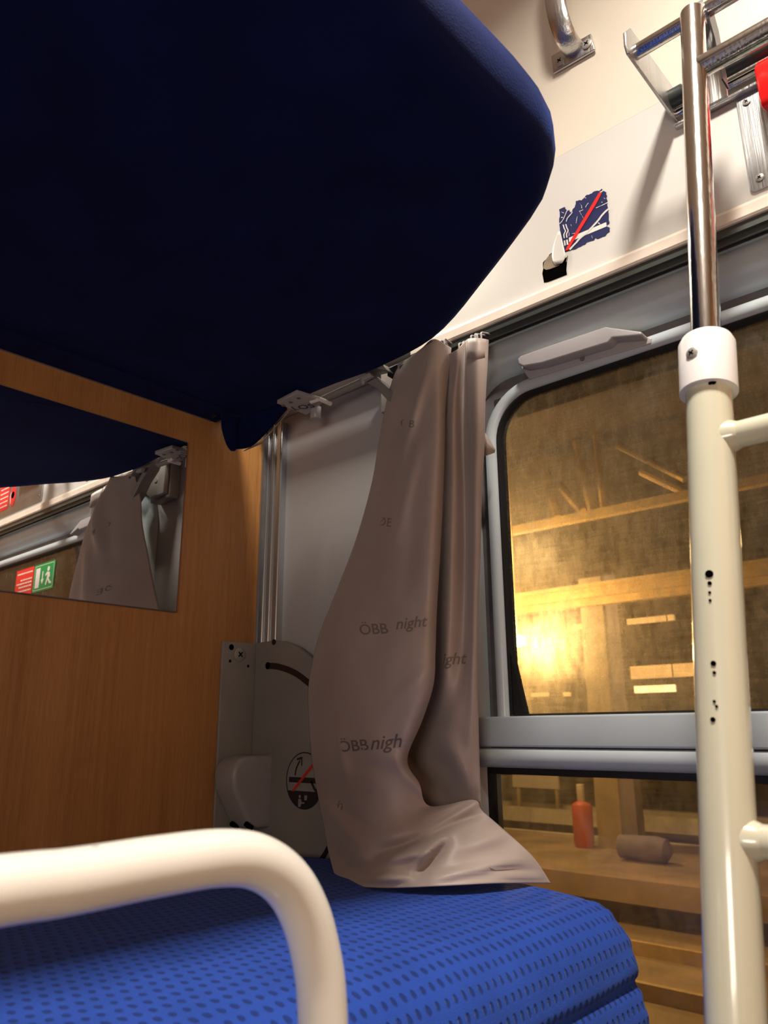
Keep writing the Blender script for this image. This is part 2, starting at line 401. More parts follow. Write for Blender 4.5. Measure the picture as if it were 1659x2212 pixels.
dr = tag(empty('door_1'), kind='structure')
MB().box(1.10, 1.80, YB, YB+.02, 0, 2.1).build('door_leaf', 'frame', dr, bevel=.004)
MB().box(1.19, 1.71, YB+.02, YB+.024, 1.27, 1.61).build('fill_light_pane', 'whiteplastic', dr)  # unseen pane added to go with the fill light
# ------------------------------------------------------------------ window
win = tag(empty('window_1'), kind='structure')
fr = MB()
ring(fr, wx0, wx1, wz0, wz1, .155, [(0, .004), (.0, -.004), (.006, -.012), (.030, -.027), (.0325, -.024), (.035, -.029), (.050, -.030), (.070, -.018), (.082, -.006), (.085, .006), (.085, .03)], rb=.03)
fr.build('frame', 'frame', win, angle=60)
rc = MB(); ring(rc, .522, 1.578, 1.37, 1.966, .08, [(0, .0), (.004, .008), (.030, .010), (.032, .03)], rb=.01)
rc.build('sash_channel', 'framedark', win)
sa = MB(); ring(sa, .550, 1.550, 1.395, 1.943, .092, [(0, .02), (0, -.002), (.004, -.008), (.012, -.0105), (.019, -.009), (.0225, -.002), (.0225, .02)], rb=.012)
sash = sa.build('sash', 'frame', win, angle=60)
sg = MB(); ring(sg, .5725, 1.5275, 1.416, 1.921, .070, [(-.001, .004), (.0005, -.004), (.003, -.004), (.006, .004), (.006, .016)], rb=.004)
sg.add([(.578, -.001, 1.42), (.578, -.001, 1.51), (.597, -.001, 1.42), (.578, .012, 1.42), (.578, .012, 1.51), (.597, .012, 1.42)], [(0, 2, 1), (3, 4, 5), (1, 2, 5, 4), (0, 1, 4, 3), (0, 3, 5, 2)])
sg.build('seal', 'rubber', win)
MB().box(.565, 1.535, .008, .013, 1.40, 1.93).build('pane', 'glass_up', win)
mbar = MB(); mbar.box(.530, 1.570, -.026, .03, 1.376, 1.4185); mbar.build('middle_rail', 'frame', win, bevel=.003)
lb = MB(); pr = [(.006, 1.374), (-.022, 1.374), (-.026, 1.370), (-.0275, 1.362), (-.024, 1.353), (-.012, 1.347), (.006, 1.346)]
lb.loft([[Vector((x, y, z)) for x in (.505, 1.595)] for y, z in pr+[pr[0]]], closed=False)
lb.build('lower_rail', 'frame', win, angle=50)
lg = MB(); ring(lg, .520, 1.580, .80, 1.3475, .012, [(0, .02), (0, -.003), (.010, -.003), (.011, .016)])
lg.build('lower_seal', 'rubber', win)
MB().box(.525, 1.575, .008, .013, .80, 1.345).build('lower_pane', 'glass_low', win)
lk = MB().box(.505, .523, -.022, -.002, 1.434, 1.470).build('latch_block', 'frame', win, bevel=.003)
disc(MB(), (.515, -.0225, 1.452), (0, -1, 0), .004, .0005).build('latch_hole', 'hole', lk)
# pull handle on the top of the sash
hd = MB()
hb = [P(px, py, y=-.012) for px, py in ((1124, 793), (1142, 819), (1405, 742), (1408, 730), (1352, 714), (1302, 724), (1140, 778))]
hd.prism(hb, (0, .014, 0))
hnd = hd.build('sash_handle', 'handleplastic', win, bevel=.002)
hl = MB(); lip = [P(px, py, y=-.034) for px, py in ((1117, 775), (1119, 786), (1130, 791), (1170, 784), (1312, 740), (1321, 729), (1384, 724), (1386, 716), (1318, 707), (1308, 705), (1180, 748), (1124, 768))]
hl.prism(lip, (0, .024, 0)); hl.build('grip_lip', 'handleplastic', hnd, bevel=.0035, seg=4)
disc(MB(), P(1258, 775, y=-.0125), (0, -1, 0), .004, .001).build('fixing_hole', 'framedark', hnd)

# ------------------------------------------------------------------ window stickers, seen only in the wall mirror
def sticker(name, x0, x1, z0, z1, y, mat, label, cat, r=.004):
    mb = MB(); o_ = rrect(x0, x1, z0, z1, r, 5, y); mb.prism(o_, (0, .0005, 0)); return tag(mb.build(name, mat), label, cat)
gs = sticker('exit_sign', 1.0, 1.137, 1.808, 1.893, .0068, 'greenfilm', 'green exit sticker with white running figure, arrow and door, seen in the mirror', 'sign')
g2 = MB(); yy = .0063
ring(g2, 1.006, 1.131, 1.813, 1.888, .004, [(0, yy), (.0014, yy)]); g2.build('border', 'whitefilm', gs)
MB().prism([(1.094, yy, 1.820), (1.122, yy, 1.820), (1.122, yy, 1.881), (1.094, yy, 1.881)], (0, .0003, 0)).build('door_symbol', 'whitefilm', gs)
MB().prism([(x, yy, z) for x, z in ((1.0785, 1.868), (1.0785, 1.844), (1.086, 1.844), (1.0755, 1.829), (1.065, 1.844), (1.0725, 1.844), (1.0725, 1.868))], (0, .0003, 0)).build('arrow', 'whitefilm', gs)
mn = MB(); disc(mn, (1.040, yy, 1.871), (0, 1, 0), .0075, .0003)
mn.prism([(x, yy, z) for x, z in ((1.047, 1.863), (1.030, 1.860), (1.026, 1.846), (1.034, 1.843), (1.024, 1.832), (1.015, 1.830), (1.015, 1.824), (1.028, 1.825), (1.040, 1.838), (1.048, 1.822), (1.054, 1.825), (1.046, 1.843), (1.044, 1.855), (1.056, 1.850), (1.058, 1.856))], (0, .0003, 0))
mn.build('running_figure', 'whitefilm', gs)
rs = sticker('safety_sticker', 1.140, 1.262, 1.808, 1.893, .0068, 'redfilm', 'red sticker with white lines of text next to the green exit sticker in the mirror', 'sticker')
for k, z in enumerate((1.877, 1.856, 1.845, 1.834, 1.821)):
    bw = MB(); x = 1.148
    while x < 1.25 - (.02 if k in (1, 3) else 0):
        l = random.uniform(.006, .014); bw.box(x, min(x+l, 1.252), yy, yy+.0003, z, z+.0045); x += l+.003
    bw.build('text_line', 'whitefilm', rs)

# ------------------------------------------------------------------ wall mirror
mir = tag(empty('wall_mirror'), 'frameless rectangular mirror on the wood wall, showing the berth, curtain and exit sign', 'mirror')
MB().box(.0, .0055, -.86, -.214, 1.609, 1.9395).build('backing', 'framedark', mir)
MB().box(.0055, .0065, -.859, -.2155, 1.6105, 1.938).build('glass', 'mirror', mir, smooth=False)

# ------------------------------------------------------------------ upper berth
ub = tag(empty('upper_berth'), 'dark navy upholstered upper berth overhead with rounded outer corner, above the wood wall mirror', 'berth')
out = [(.012, -1.90), (.012, -.120), (.10, -.098), (.30, -.088), (.47, -.084), (.53, -.098), (.60, -.132), (.745, -.214), (.842, -.276), (.880, -.300), (.896, -.345), (.893, -.42), (.889, -.80), (.889, -1.90)]
dense = []
for i in range(len(out)):
    a, b = Vector((*out[i], 0)), Vector((*out[(i+1) % len(out)], 0)); n_ = max(1, int((b-a).length/.03))
    dense += [a.lerp(b, k/n_) for k in range(n_)]
ctr = Vector((.45, -1.0, 0))
def inset(pts, d):
    n = len(pts); res = []
    for i, p in enumerate(pts):
        t = (pts[(i+1) % n]-pts[i-1]).normalized(); nn = Vector((t.y, -t.x, 0))
        if nn.dot(p-ctr) > 0: nn = -nn
        res.append(p+nn*d)
    return res
for _ in range(3):
    sm = [(dense[i-1]+dense[i]*2+dense[(i+1) % len(dense)])/4 for i in range(len(dense))]
    dense = [sm[i] if dense[i].x > .05 and dense[i].y > -1.8 else dense[i] for i in range(len(dense))]
loops = []
for d, z in ((.060, 2.006), (.045, 2.004), (.028, 2.0035), (.016, 2.006), (.006, 2.014), (.0, 2.028), (-.004, 2.05), (-.002, 2.070), (.006, 2.088), (.022, 2.100), (.05, 2.104)):
    lp = inset(dense, d)
    for i, p in enumerate(lp):
        p.z = z + .004*noise.noise(Vector((p.x*9, p.y*9, z*20)))
    loops.append(lp)
cu = MB(); cu.loft(loops)
# underside and top faces as fans of shrunken loops so that the cloth can sag a little
for base, zz, sgn in ((loops[0], 2.006, -1), (loops[-1], 2.104, 1)):
    prev = base; ls = [base]
    for s_ in (.85, .65, .4, .15, .02):
        lp = []
        for p in base:
            q = ctr.lerp(Vector((p.x, p.y, 0)), s_); q.z = zz + sgn*.010*(1-s_**2)*0.6 + .004*noise.noise(Vector((q.x*4, q.y*4, 3+zz)))
            lp.append(q)
        ls.append(lp)
    cu.loft(ls)
bm_o = cu.build('cushion', 'navy', ub, angle=80)
vg = bm_o.modifiers.new('weld', 'WELD'); vg.merge_threshold = .0005
# light edge strip on the wall side, dust flap and hanging fabric corner
MB().box(.0005, .07, -1.90, -.150, 2.0015, 2.006).build('edge_board', 'navy', ub)
MB().box(.0005, .0030, -1.90, -.165, 2.000, 2.006).build('edge_strip', 'alu', ub)
fl = MB(); rows = []
c0 = P(470, 893, z=1.995); 
top_l = [Vector((.045, -.150, 2.008)), Vector((.075, -.135, 2.010)), Vector((.11, -.120, 2.008)), Vector((.150, -.112, 2.008)), Vector((.185, -.108, 2.008))]
bot_l = [Vector((.020, -.118, 1.948)), Vector((.040, -.100, 1.950)), Vector((.062, -.092, 1.958)), Vector((.105, -.094, 1.975)), Vector((.160, -.098, 2.000))]
for t in [k/8 for k in range(9)]:
    row = []
    for a, b in zip(spline(top_l, 4), spline(bot_l, 4)):
        q = a.lerp(b, t); q.y -= .012*sin(pi*t)*(.6+.4*sin(q.x*150)); row.append(q)
    rows.append(row)
fl.loft(rows, closed=False); fl.build('hanging_cloth', 'navy', ub, solid=.002)
bx_ = MB(); knot = spline([(.055, -.150, 2.006), (.040, -.142, 1.985), (.030, -.130, 1.962), (.022, -.120, 1.950), (.020, -.118, 1.944)], 5)
bx_.tube(knot, [.022-.018*i/(len(knot)-1) for i in range(len(knot))], 14); bx_.build('gathered_corner', 'navy', ub)
st = MB(); st.loft([[Vector((.030, -.098, 1.947)), Vector((.075, -.090, 1.953)), Vector((.190, -.100, 2.006))], [Vector((.030, -.090, 1.953)), Vector((.075, -.082, 1.966)), Vector((.190, -.095, 2.010))]], closed=False)
st.build('cloth_hem', 'bracket', ub, solid=.0015)
hk = MB(); hk.tube([P(463, 890, z=2.0), P(458, 902, z=1.996), P(466, 897, z=1.994)], .002, 8); hk.build('wire_hook', 'black', ub)
# catch plate with handwritten letters
cpz = 1.992
pl = [P(px, py, z=cpz) for px, py in ((598, 875), (640, 851), (690, 865), (716, 868), (676, 896), (640, 893))]
catch = MB().prism([P(598, 872, z=cpz), P(641, 850, z=cpz), P(700, 868, z=cpz), P(662, 897, z=cpz)], (0, 0, .008)).build('catch_plate', 'handleplastic', ub, bevel=.0012)
for px, py in ((612, 876), (628, 869), (645, 860)):
    disc(MB(), P(px, py, z=cpz-.0001), (0, 0, -1), .004, .0006).build('rivet_hole', 'framedark', catch)
a_, b_ = P(630, 884, z=cpz), P(672, 877, z=cpz); ux = (b_-a_).normalized()
uz = Vector((0, 0, -1)).cross(ux); 
if (P(650, 870, z=cpz)-P(650, 885, z=cpz)).dot(uz) < 0: uz = -uz
flat_text('LOS', .026, P(655, 880, z=cpz-.0006), ux, uz, 'handwriting', 'ink', catch)
kn = P(682, 892, z=1.985); MB().tube([(kn.x, kn.y, 1.996), (kn.x, kn.y, 1.974), (kn.x, kn.y, 1.972)], [.0105, .0105, .009], 24).build('stop_knob', 'handleplastic', catch)
ck = MB(); c1 = P(672, 868, z=1.992); c2 = P(714, 872, z=1.992)
ck.tube([c1, P(690, 862, z=1.992), c2], .0045, 10); ck.build('catch_spring', 'whiteplastic', catch)
tb = MB(); tb.tube([P(698, 862, y=-.075), P(782, 824, y=-.075)], .0065, 14); tb.build('edge_tube', 'bracket', ub)

# ------------------------------------------------------------------ berth support bracket on the window wall
br = tag(empty('berth_bracket'), 'grey metal support bracket with hinged lever under the navy berth, beside the curtain top', 'bracket')
MB().box(.358, .44, -.030, 0, 1.944, 2.035).build('housing', 'bracket', br, bevel=.003)
pk = MB(); pk.prism([(x, -.046, z) for x, z in ((.358, 1.95), (.358, 2.035), (.405, 2.035), (.435, 2.012), (.440, 1.985), (.432, 1.960), (.415, 1.948))], (0, .013, 0))
ck_ = pk.build('cheek', 'bracket', br, bevel=.002)
disc(MB(), (.392, -.0461, 1.990), (0, -1, 0), .006, .001).build('pivot_pin', 'screw', ck_)
def rib(pts, name, th, mat='bracket', y=-.075):
    q = MB().prism([P(px, py, y=y) for px, py in pts], (0, th, 0)); return q.build(name, mat, br, bevel=.0015)
rib(((768, 790), (776, 777), (800, 774), (822, 784), (836, 800), (812, 795), (790, 800), (778, 802)), 'lever', .030, y=-.10)
rib(((778, 812), (797, 805), (812, 817), (853, 850), (848, 872), (834, 862), (812, 838), (784, 822)), 'arm', .028, y=-.09)
rib(((776, 815), (797, 804), (802, 811), (782, 822)), 'arm_lip', .010, 'handleplastic', y=-.105)
rib(((858, 785), (905, 762), (905, 790), (858, 822)), 'end_cover', .020, 'handleplastic', y=-.085)
rib(((862, 790), (881, 780), (881, 806), (862, 818)), 'pocket', .004, 'framedark', y=-.0895)
rib(((836, 797), (858, 786), (858, 825), (836, 812)), 'spring_block', .02, 'gap', y=-.082)

# ------------------------------------------------------------------ curtain
# columns: left edge, front fold, middle, crest, return, valley, second fold, crease, right fold, right edge, returned edge
R_ = [
 [(868,782,-.078),(886,772,-.092),(912,752,-.098),(938,733,-.095),(975,752,-.075)],
 [(852,810,-.080),(876,805,-.100),(908,800,-.112),(940,790,-.110),(972,782,-.080)],
 [(835,870,-.080),(868,872,-.110),(905,872,-.125),(945,872,-.128),(962,872,-.095)],
 [(818,960,-.078),(853,960,-.115),(900,962,-.135),(945,962,-.140),(960,962,-.100)],
 [(802,1050,-.075),(838,1055,-.118),(890,1060,-.142),(940,1062,-.150),(957,1062,-.105)],
 [(768,1170,-.072),(815,1180,-.125),(875,1190,-.155),(932,1200,-.162),(950,1200,-.115)],
 [(722,1290,-.072),(782,1300,-.132),(855,1310,-.165),(924,1320,-.172),(943,1320,-.120)],
 [(686,1385,-.075),(750,1392,-.140),(838,1400,-.178),(922,1405,-.182),(940,1405,-.125)],
 [(667,1480,-.078),(730,1482,-.145),(820,1485,-.185),(915,1485,-.188),(936,1478,-.128)],
 [(668,1560,-.080),(730,1565,-.145),(810,1570,-.188),(885,1568,-.188),(912,1555,-.135)],
 [(674,1640,-.085),(735,1650,-.150),(805,1655,-.192),(858,1650,-.188),(879,1640,-.150)],
 [(684,1700,-.092),(745,1710,-.155),(815,1712,-.188),(875,1700,-.172),(905,1692,-.148)],
 [(694,1755,-.100),(750,1768,-.165),(820,1770,-.190),(885,1752,-.168),(929,1742,-.140)],
 [(700,1785,-.105),(760,1808,-.178),(830,1805,-.198),(930,1768,-.158),(1022,1728,-.110)],
 [(706,1820,-.115),(775,1835,-.192),(860,1828,-.200),(960,1800,-.165),(1042,1752,-.105)],
 [(714,1855,-.132),(790,1862,-.205),(890,1850,-.200),(995,1828,-.160),(1085,1790,-.090)],
 [(722,1885,-.158),(810,1885,-.215),(920,1876,-.200),(1035,1862,-.150),(1150,1850,-.065)],
 [(731,1912,-.205),(830,1918,-.225),(950,1914,-.205),(1075,1908,-.140),(1190,1909,-.040)],
]
B_ = [
 [(962,768,-.070),(985,757,-.095),(1004,738,-.075),(1012,733,-.085),(1032,731,-.098),(1055,735,-.075),(1040,738,-.050)],
 [(965,790,-.068),(988,790,-.098),(1003,785,-.070),(1010,783,-.088),(1030,782,-.100),(1053,780,-.078),(1038,782,-.050)],
 [(962,870,-.065),(980,870,-.095),(1000,872,-.070),(1012,872,-.086),(1030,872,-.098),(1048,870,-.080),(1034,870,-.050)],
 [(956,960,-.062),(978,960,-.092),(1000,962,-.066),(1014,962,-.084),(1030,962,-.096),(1046,960,-.080),(1032,960,-.050)],
 [(950,1050,-.060),(977,1052,-.094),(1003,1055,-.068),(1015,1055,-.085),(1028,1055,-.096),(1041,1050,-.082),(1028,1050,-.050)],
 [(946,1200,-.060),(973,1200,-.098),(1004,1200,-.072),(1014,1200,-.086),(1026,1200,-.096),(1037,1200,-.084),(1024,1200,-.050)],
 [(940,1380,-.060),(966,1380,-.102),(1000,1380,-.082),(1012,1380,-.090),(1023,1380,-.096),(1031,1380,-.086),(1020,1380,-.050)],
 [(925,1480,-.060),(955,1480,-.098),(990,1480,-.092),(1008,1480,-.094),(1021,1480,-.096),(1031,1480,-.086),(1020,1480,-.050)],
 [(895,1560,-.060),(935,1560,-.080),(975,1560,-.098),(1005,1560,-.098),(1022,1560,-.094),(1033,1560,-.084),(1021,1560,-.050)],
 [(868,1640,-.058),(905,1640,-.066),(955,1640,-.088),(1000,1640,-.096),(1024,1640,-.092),(1035,1640,-.082),(1022,1640,-.050)],
 [(868,1720,-.060),(915,1720,-.070),(965,1720,-.082),(1005,1720,-.088),(1026,1720,-.086),(1038,1720,-.080),(1024,1720,-.050)],
 [(868,1800,-.075),(930,1800,-.080),(975,1800,-.080),(1010,1800,-.080),(1030,1800,-.078),(1043,1795,-.072),(1028,1795,-.050)],
 [(868,1880,-.080),(930,1880,-.080),(975,1880,-.078),(1010,1880,-.076),(1032,1880,-.074),(1050,1880,-.070),(1034,1880,-.050)],
]
# creases: (x0,y0,x1,y1,width,amount toward the room in metres)
CREASE = [(805,1850,905,1815,16,-.016),(905,1815,1020,1742,18,-.016),(800,1862,920,1838,13,.012),(920,1800,1030,1735,10,.010),
 (905,1885,965,1820,12,-.013),(890,1880,950,1815,9,.010),(860,1640,930,1735,12,.008),(835,1590,960,1715,14,-.006),(960,1590,1012,1690,20,.012),(905,1640,985,1650,22,-.010),
 (745,1640,850,1668,24,-.010),(700,1700,790,1790,14,-.007),(730,1600,750,1700,12,.006),(930,1900,1120,1858,10,.007),(1060,1880,1150,1882,7,-.005),(1080,1892,1170,1893,6,.005),
 (770,1900,880,1895,10,.010),(750,1880,830,1855,10,-.010),(925,790,860,1000,12,.012),(905,960,850,1180,14,.010),(880,900,830,1080,12,-.006),(905,1100,870,1300,18,-.005),(700,1500,750,1660,14,.005),
 (840,1530,930,1440,16,.005),(720,1830,780,1895,12,-.008),(980,1780,1040,1760,8,-.006),(1010,1830,1100,1800,14,.006),(690,1730,770,1820,10,.006)]
def surf(grid, nu, nv, wr):
    rows = []
    G = [[Vector(c) for c in r] for r in grid]
    def row_at(j, t):
        n = len(G[0]); o_ = []
        for i in range(n):
            a = G[max(j-1, 0)][i]; b = G[j][i]; c = G[j+1][i]; d = G[min(j+2, len(G)-1)][i]
            o_.append(cr(a, b, c, d, t))
        return o_
    for j in range(len(G)-1):
        for k in range(nv): rows.append(row_at(j, k/nv))
    rows.append(G[-1])
    out_ = []
    for r in rows:
        line = spline(r, nu); pts = []
        for q in line:
            y = q.z
            for x0, y0, x1, y1, wd, am in CREASE:
                dx, dy = x1-x0, y1-y0; t = max(0, min(1, ((q.x-x0)*dx+(q.y-y0)*dy)/(dx*dx+dy*dy)))
                e = ((q.x-x0-dx*t)**2+(q.y-y0-dy*t)**2)/(wd*wd)
                if e < 9: y -= am*math.exp(-e)*wr*sin(pi*min(1, max(0.12, .12+.76*t)))
            y += .0022*noise.noise(Vector((q.x/55, q.y/130, 2)))*2
            pts.append(P(q.x, q.y, y=y))
        out_.append(pts)
    return out_
ctn = tag(empty('curtain'), 'taupe satin curtain bunched left of the window, hem lying on the blue berth', 'curtain')
cs = MB(); A_ = surf(R_, 14, 8, 1.0); cs.loft(A_, closed=False); Bs = surf(B_, 8, 10, 1.0); cs.loft(Bs, closed=False)
cloth = cs.build('cloth', 'curtain', ctn, angle=180, solid=.0012)
bvh = BVHTree.FromPolygons([Vector(v) for v in cs.v], cs.f)
# header tape and hooks on the track
hm = MB(); hrow = [[p + Vector((0, -.0016, 0)) for p in Bs[r][24:44]] for r in (0, 3, 6, 9)]
hm.loft(hrow, closed=False); hm.build('header_tape', 'curtain', ctn, solid=.001)
for px, py in ((992, 750), (1018, 733), (1031, 730), (952, 742)):
    h_ = MB(); b0 = P(px, py+6, y=-.072); t0 = Vector((b0.x, -.030, 2.024))
    h_.tube(fillet([b0, Vector((b0.x, b0.y, b0.z+.012)), t0], .004), .0015, 10)
    h_.tube(fillet([b0+Vector((.008, 0, 0)), Vector((b0.x+.008, b0.y, b0.z+.012)), t0+Vector((.008, 0, 0))], .004), .0015, 10)
    h_.build('curtain_hook', 'handleplastic', ctn)
# small folded hem corner poking out behind the right edge
tf = MB(); tf.loft([[P(1040, 925, y=-.050), P(1048, 935, y=-.048), P(1056, 950, y=-.045)], [P(1040, 950, y=-.052), P(1052, 958, y=-.058), P(1069, 972, y=-.045)], [P(1038, 986, y=-.050), P(1050, 984, y=-.054), P(1068, 978, y=-.045)]], closed=False)
tf.build('folded_tail', 'curtain', ctn, solid=.003)
# printed lettering on the cloth
def cloth_text(body, px, py, h, rot, sh, fade='print'):
    vs, fs = text_mesh(body, h, shear=sh, bold=h*.01); c, s_ = cos(radians(rot)), sin(radians(rot)); o_ = []
    ok = True
    for v in vs:
        x = px+v.x*c+v.y*s_; y = py-v.y*c+v.x*s_
        d = (P(x, y, y=0)-CAM).normalized(); hit = bvh.ray_cast(CAM, d)
        if hit[0] is None: o_.append(None)
        else: o_.append(hit[0]-d*.0016)
    fs = [f for f in fs if all(o_[i] is not None for i in f) and (max((o_[i]-o_[f[0]]).length for i in f) < .02)]
    o_ = [p or Vector((0, 0, 0)) for p in o_]
    used = sorted({i for f in fs for i in f}); mp_ = {i: n for n, i in enumerate(used)}
    if fs: MB().add([o_[i] for i in used], [tuple(mp_[i] for i in f) for f in fs]).build('printed_lettering', fade, ctn)
M['printfaint'] = plain('faint_fabric_print', (.235, .185, .165), .55, var=.08)
cloth_text('\u00d6BB', 764, 1612, 34, -4, -.12)
cloth_text('nigh', 832, 1604, 42, -5, .3)
cloth_text('hljet', 684, 1479, 30, 2, .3)
cloth_text('\u00d6BB', 808, 1360, 32, -3, -.12, 'printfaint')
cloth_text('night', 886, 1346, 34, -6, .3, 'printfaint')
cloth_text('ight', 978, 1424, 36, -3, .3, 'printfaint')
cloth_text('\u00d8B', 831, 1128, 27, 8, .0, 'printfaint')
cloth_text('\u00d8B', 880, 915, 22, 8, .0, 'printfaint')
cloth_text('nigh', 715, 1742, 30, -4, .3, 'printfaint')

# ------------------------------------------------------------------ middle berth (blue cushion)
mbt = tag(empty('middle_berth'), 'bright blue dotted plush berth cushion below the curtain, in front of the lower window pane', 'berth')
def sect():
    """cross-section in x,z from the wall over the crowned top and round the front side"""
    p = [(.015, 1.06), (.012, 1.12), (.020, 1.165), (.050, 1.190), (.20, 1.202), (.40, 1.207), (.55, 1.209), (.65, 1.207), (.710, 1.202), (.742, 1.190), (.762, 1.168), (.7715, 1.140), (.7720, 1.128), (.7665, 1.119), (.7725, 1.110), (.778, 1.085), (.780, 1.055), (.774, 1.028), (.758, 1.008), (.72, 1.0)]
    return spline([(a, 0, b) for a, b in p], 6)
sc_ = sect(); arc = [0]
for i in range(1, len(sc_)): arc.append(arc[-1]+(sc_[i]-sc_[i-1]).length)
cm = Vector((.40, 0, 1.10)); ys = [(-1.90+.05*k, 0) for k in range(int(1.62/.05))] 
y_e = -.036; R0 = .045
st_ = []
y = -1.90
while y < y_e-R0: st_.append((y, 0.0)); y += .02
for k in range(11):
    a = pi/2*k/10; st_.append((y_e-R0+R0*sin(a), R0*(1-cos(a))))
nrm = []
for i in range(len(sc_)):
    t = (sc_[min(i+1, len(sc_)-1)]-sc_[max(i-1, 0)]).normalized(); n_ = Vector((t.z, 0, -t.x))
    if n_.dot(sc_[i]-cm) > 0: n_ = -n_
    nrm.append(n_)
verts = []; uvs = []
for y, d in st_:
    for i, q in enumerate(sc_):
        p = q+nrm[i]*d
        wv = .0028*noise.noise(Vector((p.x*10, y*10, p.z*10)))
        near = math.exp(-((y-y_e+.02)/.05)**2)
        if p.x > .70: wv += .004*near*noise.noise(Vector((arc[i]*60, y*30, 7)))
        p = p+nrm[i]*wv; verts.append((p.x, y+.004*near*noise.noise(Vector((arc[i]*25, 0, 1))), p.z)); uvs.append((y+d, arc[i]))
n = len(sc_); faces = [(j*n+i, j*n+i+1, (j+1)*n+i+1, (j+1)*n+i) for j in range(len(st_)-1) for i in range(n-1)]
base = len(verts)-n
# end cap, shrunk twice toward the middle
for s_ in (.8, .4, .05):
    for i in range(n):
        q = Vector(verts[base+i]); q = cm.lerp(q, s_); verts.append((q.x, y_e+.001, q.z)); uvs.append((y_e+.1*(1-s_), arc[i]))
for L_ in range(3):
    o0 = base+n*L_; faces += [(o0+i, o0+i+1, o0+n+i+1, o0+n+i) for i in range(n-1)]
me = bpy.data.meshes.new('cushion'); me.from_pydata(verts, [], faces); ul = me.uv_layers.new(name='UVMap')
for lp in me.loops: ul.data[lp.index].uv = uvs[lp.vertex_index]
for p in me.polygons: p.use_smooth = True
me.materials.append(M['moquette']); o = bpy.data.objects.new('cushion', me); col.objects.link(o); o.parent = mbt
MB().box(.02, .735, -1.88, -.07, .985, 1.03).build('base_board', 'board', mbt, bevel=.004)

# ------------------------------------------------------------------ folding mechanism plate in the corner
mp_ = tag(empty('berth_hinge_plate'), 'grey metal hinge plate in the corner with curved slot and round warning sticker', 'hinge plate')
MB().prism([(.0, -.108, 1.566), (.0, -.008, 1.568), (.0, -.008, .95), (.0, -.108, .95)], (.006, 0, 0)).build('flange', 'mechgrey', mp_, bevel=.002)
dk = [(.006, 1.568), (.05, 1.569), (.085, 1.566), (.125, 1.553), (.165, 1.530), (.200, 1.497), (.235, 1.450), (.262, 1.395), (.272, 1.34), (.272, 1.28), (.262, 1.235), (.248, 1.205), (.24, 1.18), (.24, .95), (.006, .95)]
MB().prism([(x, -.030, z) for x, z in dk], (0, .012, 0)).build('quadrant_plate', 'mechgrey', mp_, bevel=.003)
screw(mp_, P(516, 1414, x=.0065), (1, 0, 0), .0125)
def band(pts, wd, y, mat, name, parent, th=.0008):
    pts = spline([Vector((p[0], y, p[1])) for p in pts], 6); l, r = [], []
    for i, p in enumerate(pts):
        t = (pts[min(i+1, len(pts)-1)]-pts[max(i-1, 0)]).normalized(); nn = Vector((t.z, 0, -t.x))*wd/2
        l.append(p+nn); r.append(p-nn)
    q = MB(); q.loft([l, r, [p+Vector((0, -th, 0)) for p in r], [p+Vector((0, -th, 0)) for p in l], l], closed=False)
    return q.build(name, mat, parent, smooth=False)
def xz(px, py, y=-.0305): q = P(px, py, y=y); return (q.x, q.z)
band([xz(*p) for p in ((578, 1438), (600, 1440), (630, 1450), (655, 1466), (685, 1495), (720, 1560))], .0115, -.0302, 'rust', 'curved_slot', mp_)
disc(MB(), P(579, 1438, y=-.0302), (0, -1, 0), .0068, .0012).build('slot_end', 'hole', mp_)
disc(MB(), P(592, 1387, y=-.0302), (0, -1, 0), .0055, .0012).build('rust_chip', 'rust', mp_)
band([xz(*p) for p in ((722, 1790), (716, 1815), (702, 1845), (684, 1870), (670, 1888))], .009, -.0302, 'black', 'lower_slot', mp_)
for px, py, r_ in ((500, 1398, .006), (536, 1439, .003), (497, 1428, .003)):
    disc(MB(), P(px, py, x=.0062), (1, 0, 0), r_, .0003, 7).build('paint_chip', 'hole', mp_)
# plastic cover over the pivot
cv = MB()
prf = [(-.008, 1.232), (-.070, 1.232), (-.112, 1.300), (-.116, 1.325), (-.112, 1.342), (-.098, 1.354), (-.080, 1.358), (-.020, 1.358), (-.008, 1.345)]
cv.prism([(.006, y, z) for y, z in prf], (.060, 0, 0))
cover = cv.build('pivot_cover', 'greyplastic', mp_, bevel=.010, seg=5)
for px, py in ((503, 1781), (534, 1782)):
    q = P(px, py, y=-.083); MB().tube([q+Vector((0, .01, -.006)), q+Vector((0, -.0035, .0022))], .0045, 16).build('cover_hole', 'hole', cover)
band([(.0665, 1.225), (.0675, 1.30), (.067, 1.35)], .003, -.0085, 'black', 'cover_gap_shadow', mp_, th=.02)  # black strip painted in as the shadow line of the gap
# round sticker: do not fold the berth
cc = P(657, 1686, y=-.0312); sr = .048
sk = MB(); sk.prism([(cc.x+sr*cos(a), -.0305, cc.z+sr*sin(a)) for a in [2*pi*k/48 for k in range(48)]], (0, -.0004, 0))
stk = sk.build('warning_sticker', 'whitefilm', mp_)
M['oldwhite'] = plain('aged_white_film', (.30, .28, .26), .5, var=.1, vs=40); stk.data.materials.clear(); stk.data.materials.append(M['oldwhite'])
y_ = -.0311
rg = MB(); rg.loft([[Vector((cc.x+q*cos(a), y_, cc.z+q*sin(a))) for a in [2*pi*k/48 for k in range(48)]] for q in (sr-.0022, sr)]); rg.build('border', 'darkfilm', stk)
sg_ = MB(); a0 = -.36; pts_ = [(cc.x+sr*cos(a), y_, cc.z+sr*sin(a)) for a in [pi-(-.38)+ (pi-.76)*k/24 for k in range(25)]]
sg_.prism(pts_, (0, -.0003, 0)); sg_.build('lower_field', 'darkfilm', stk)
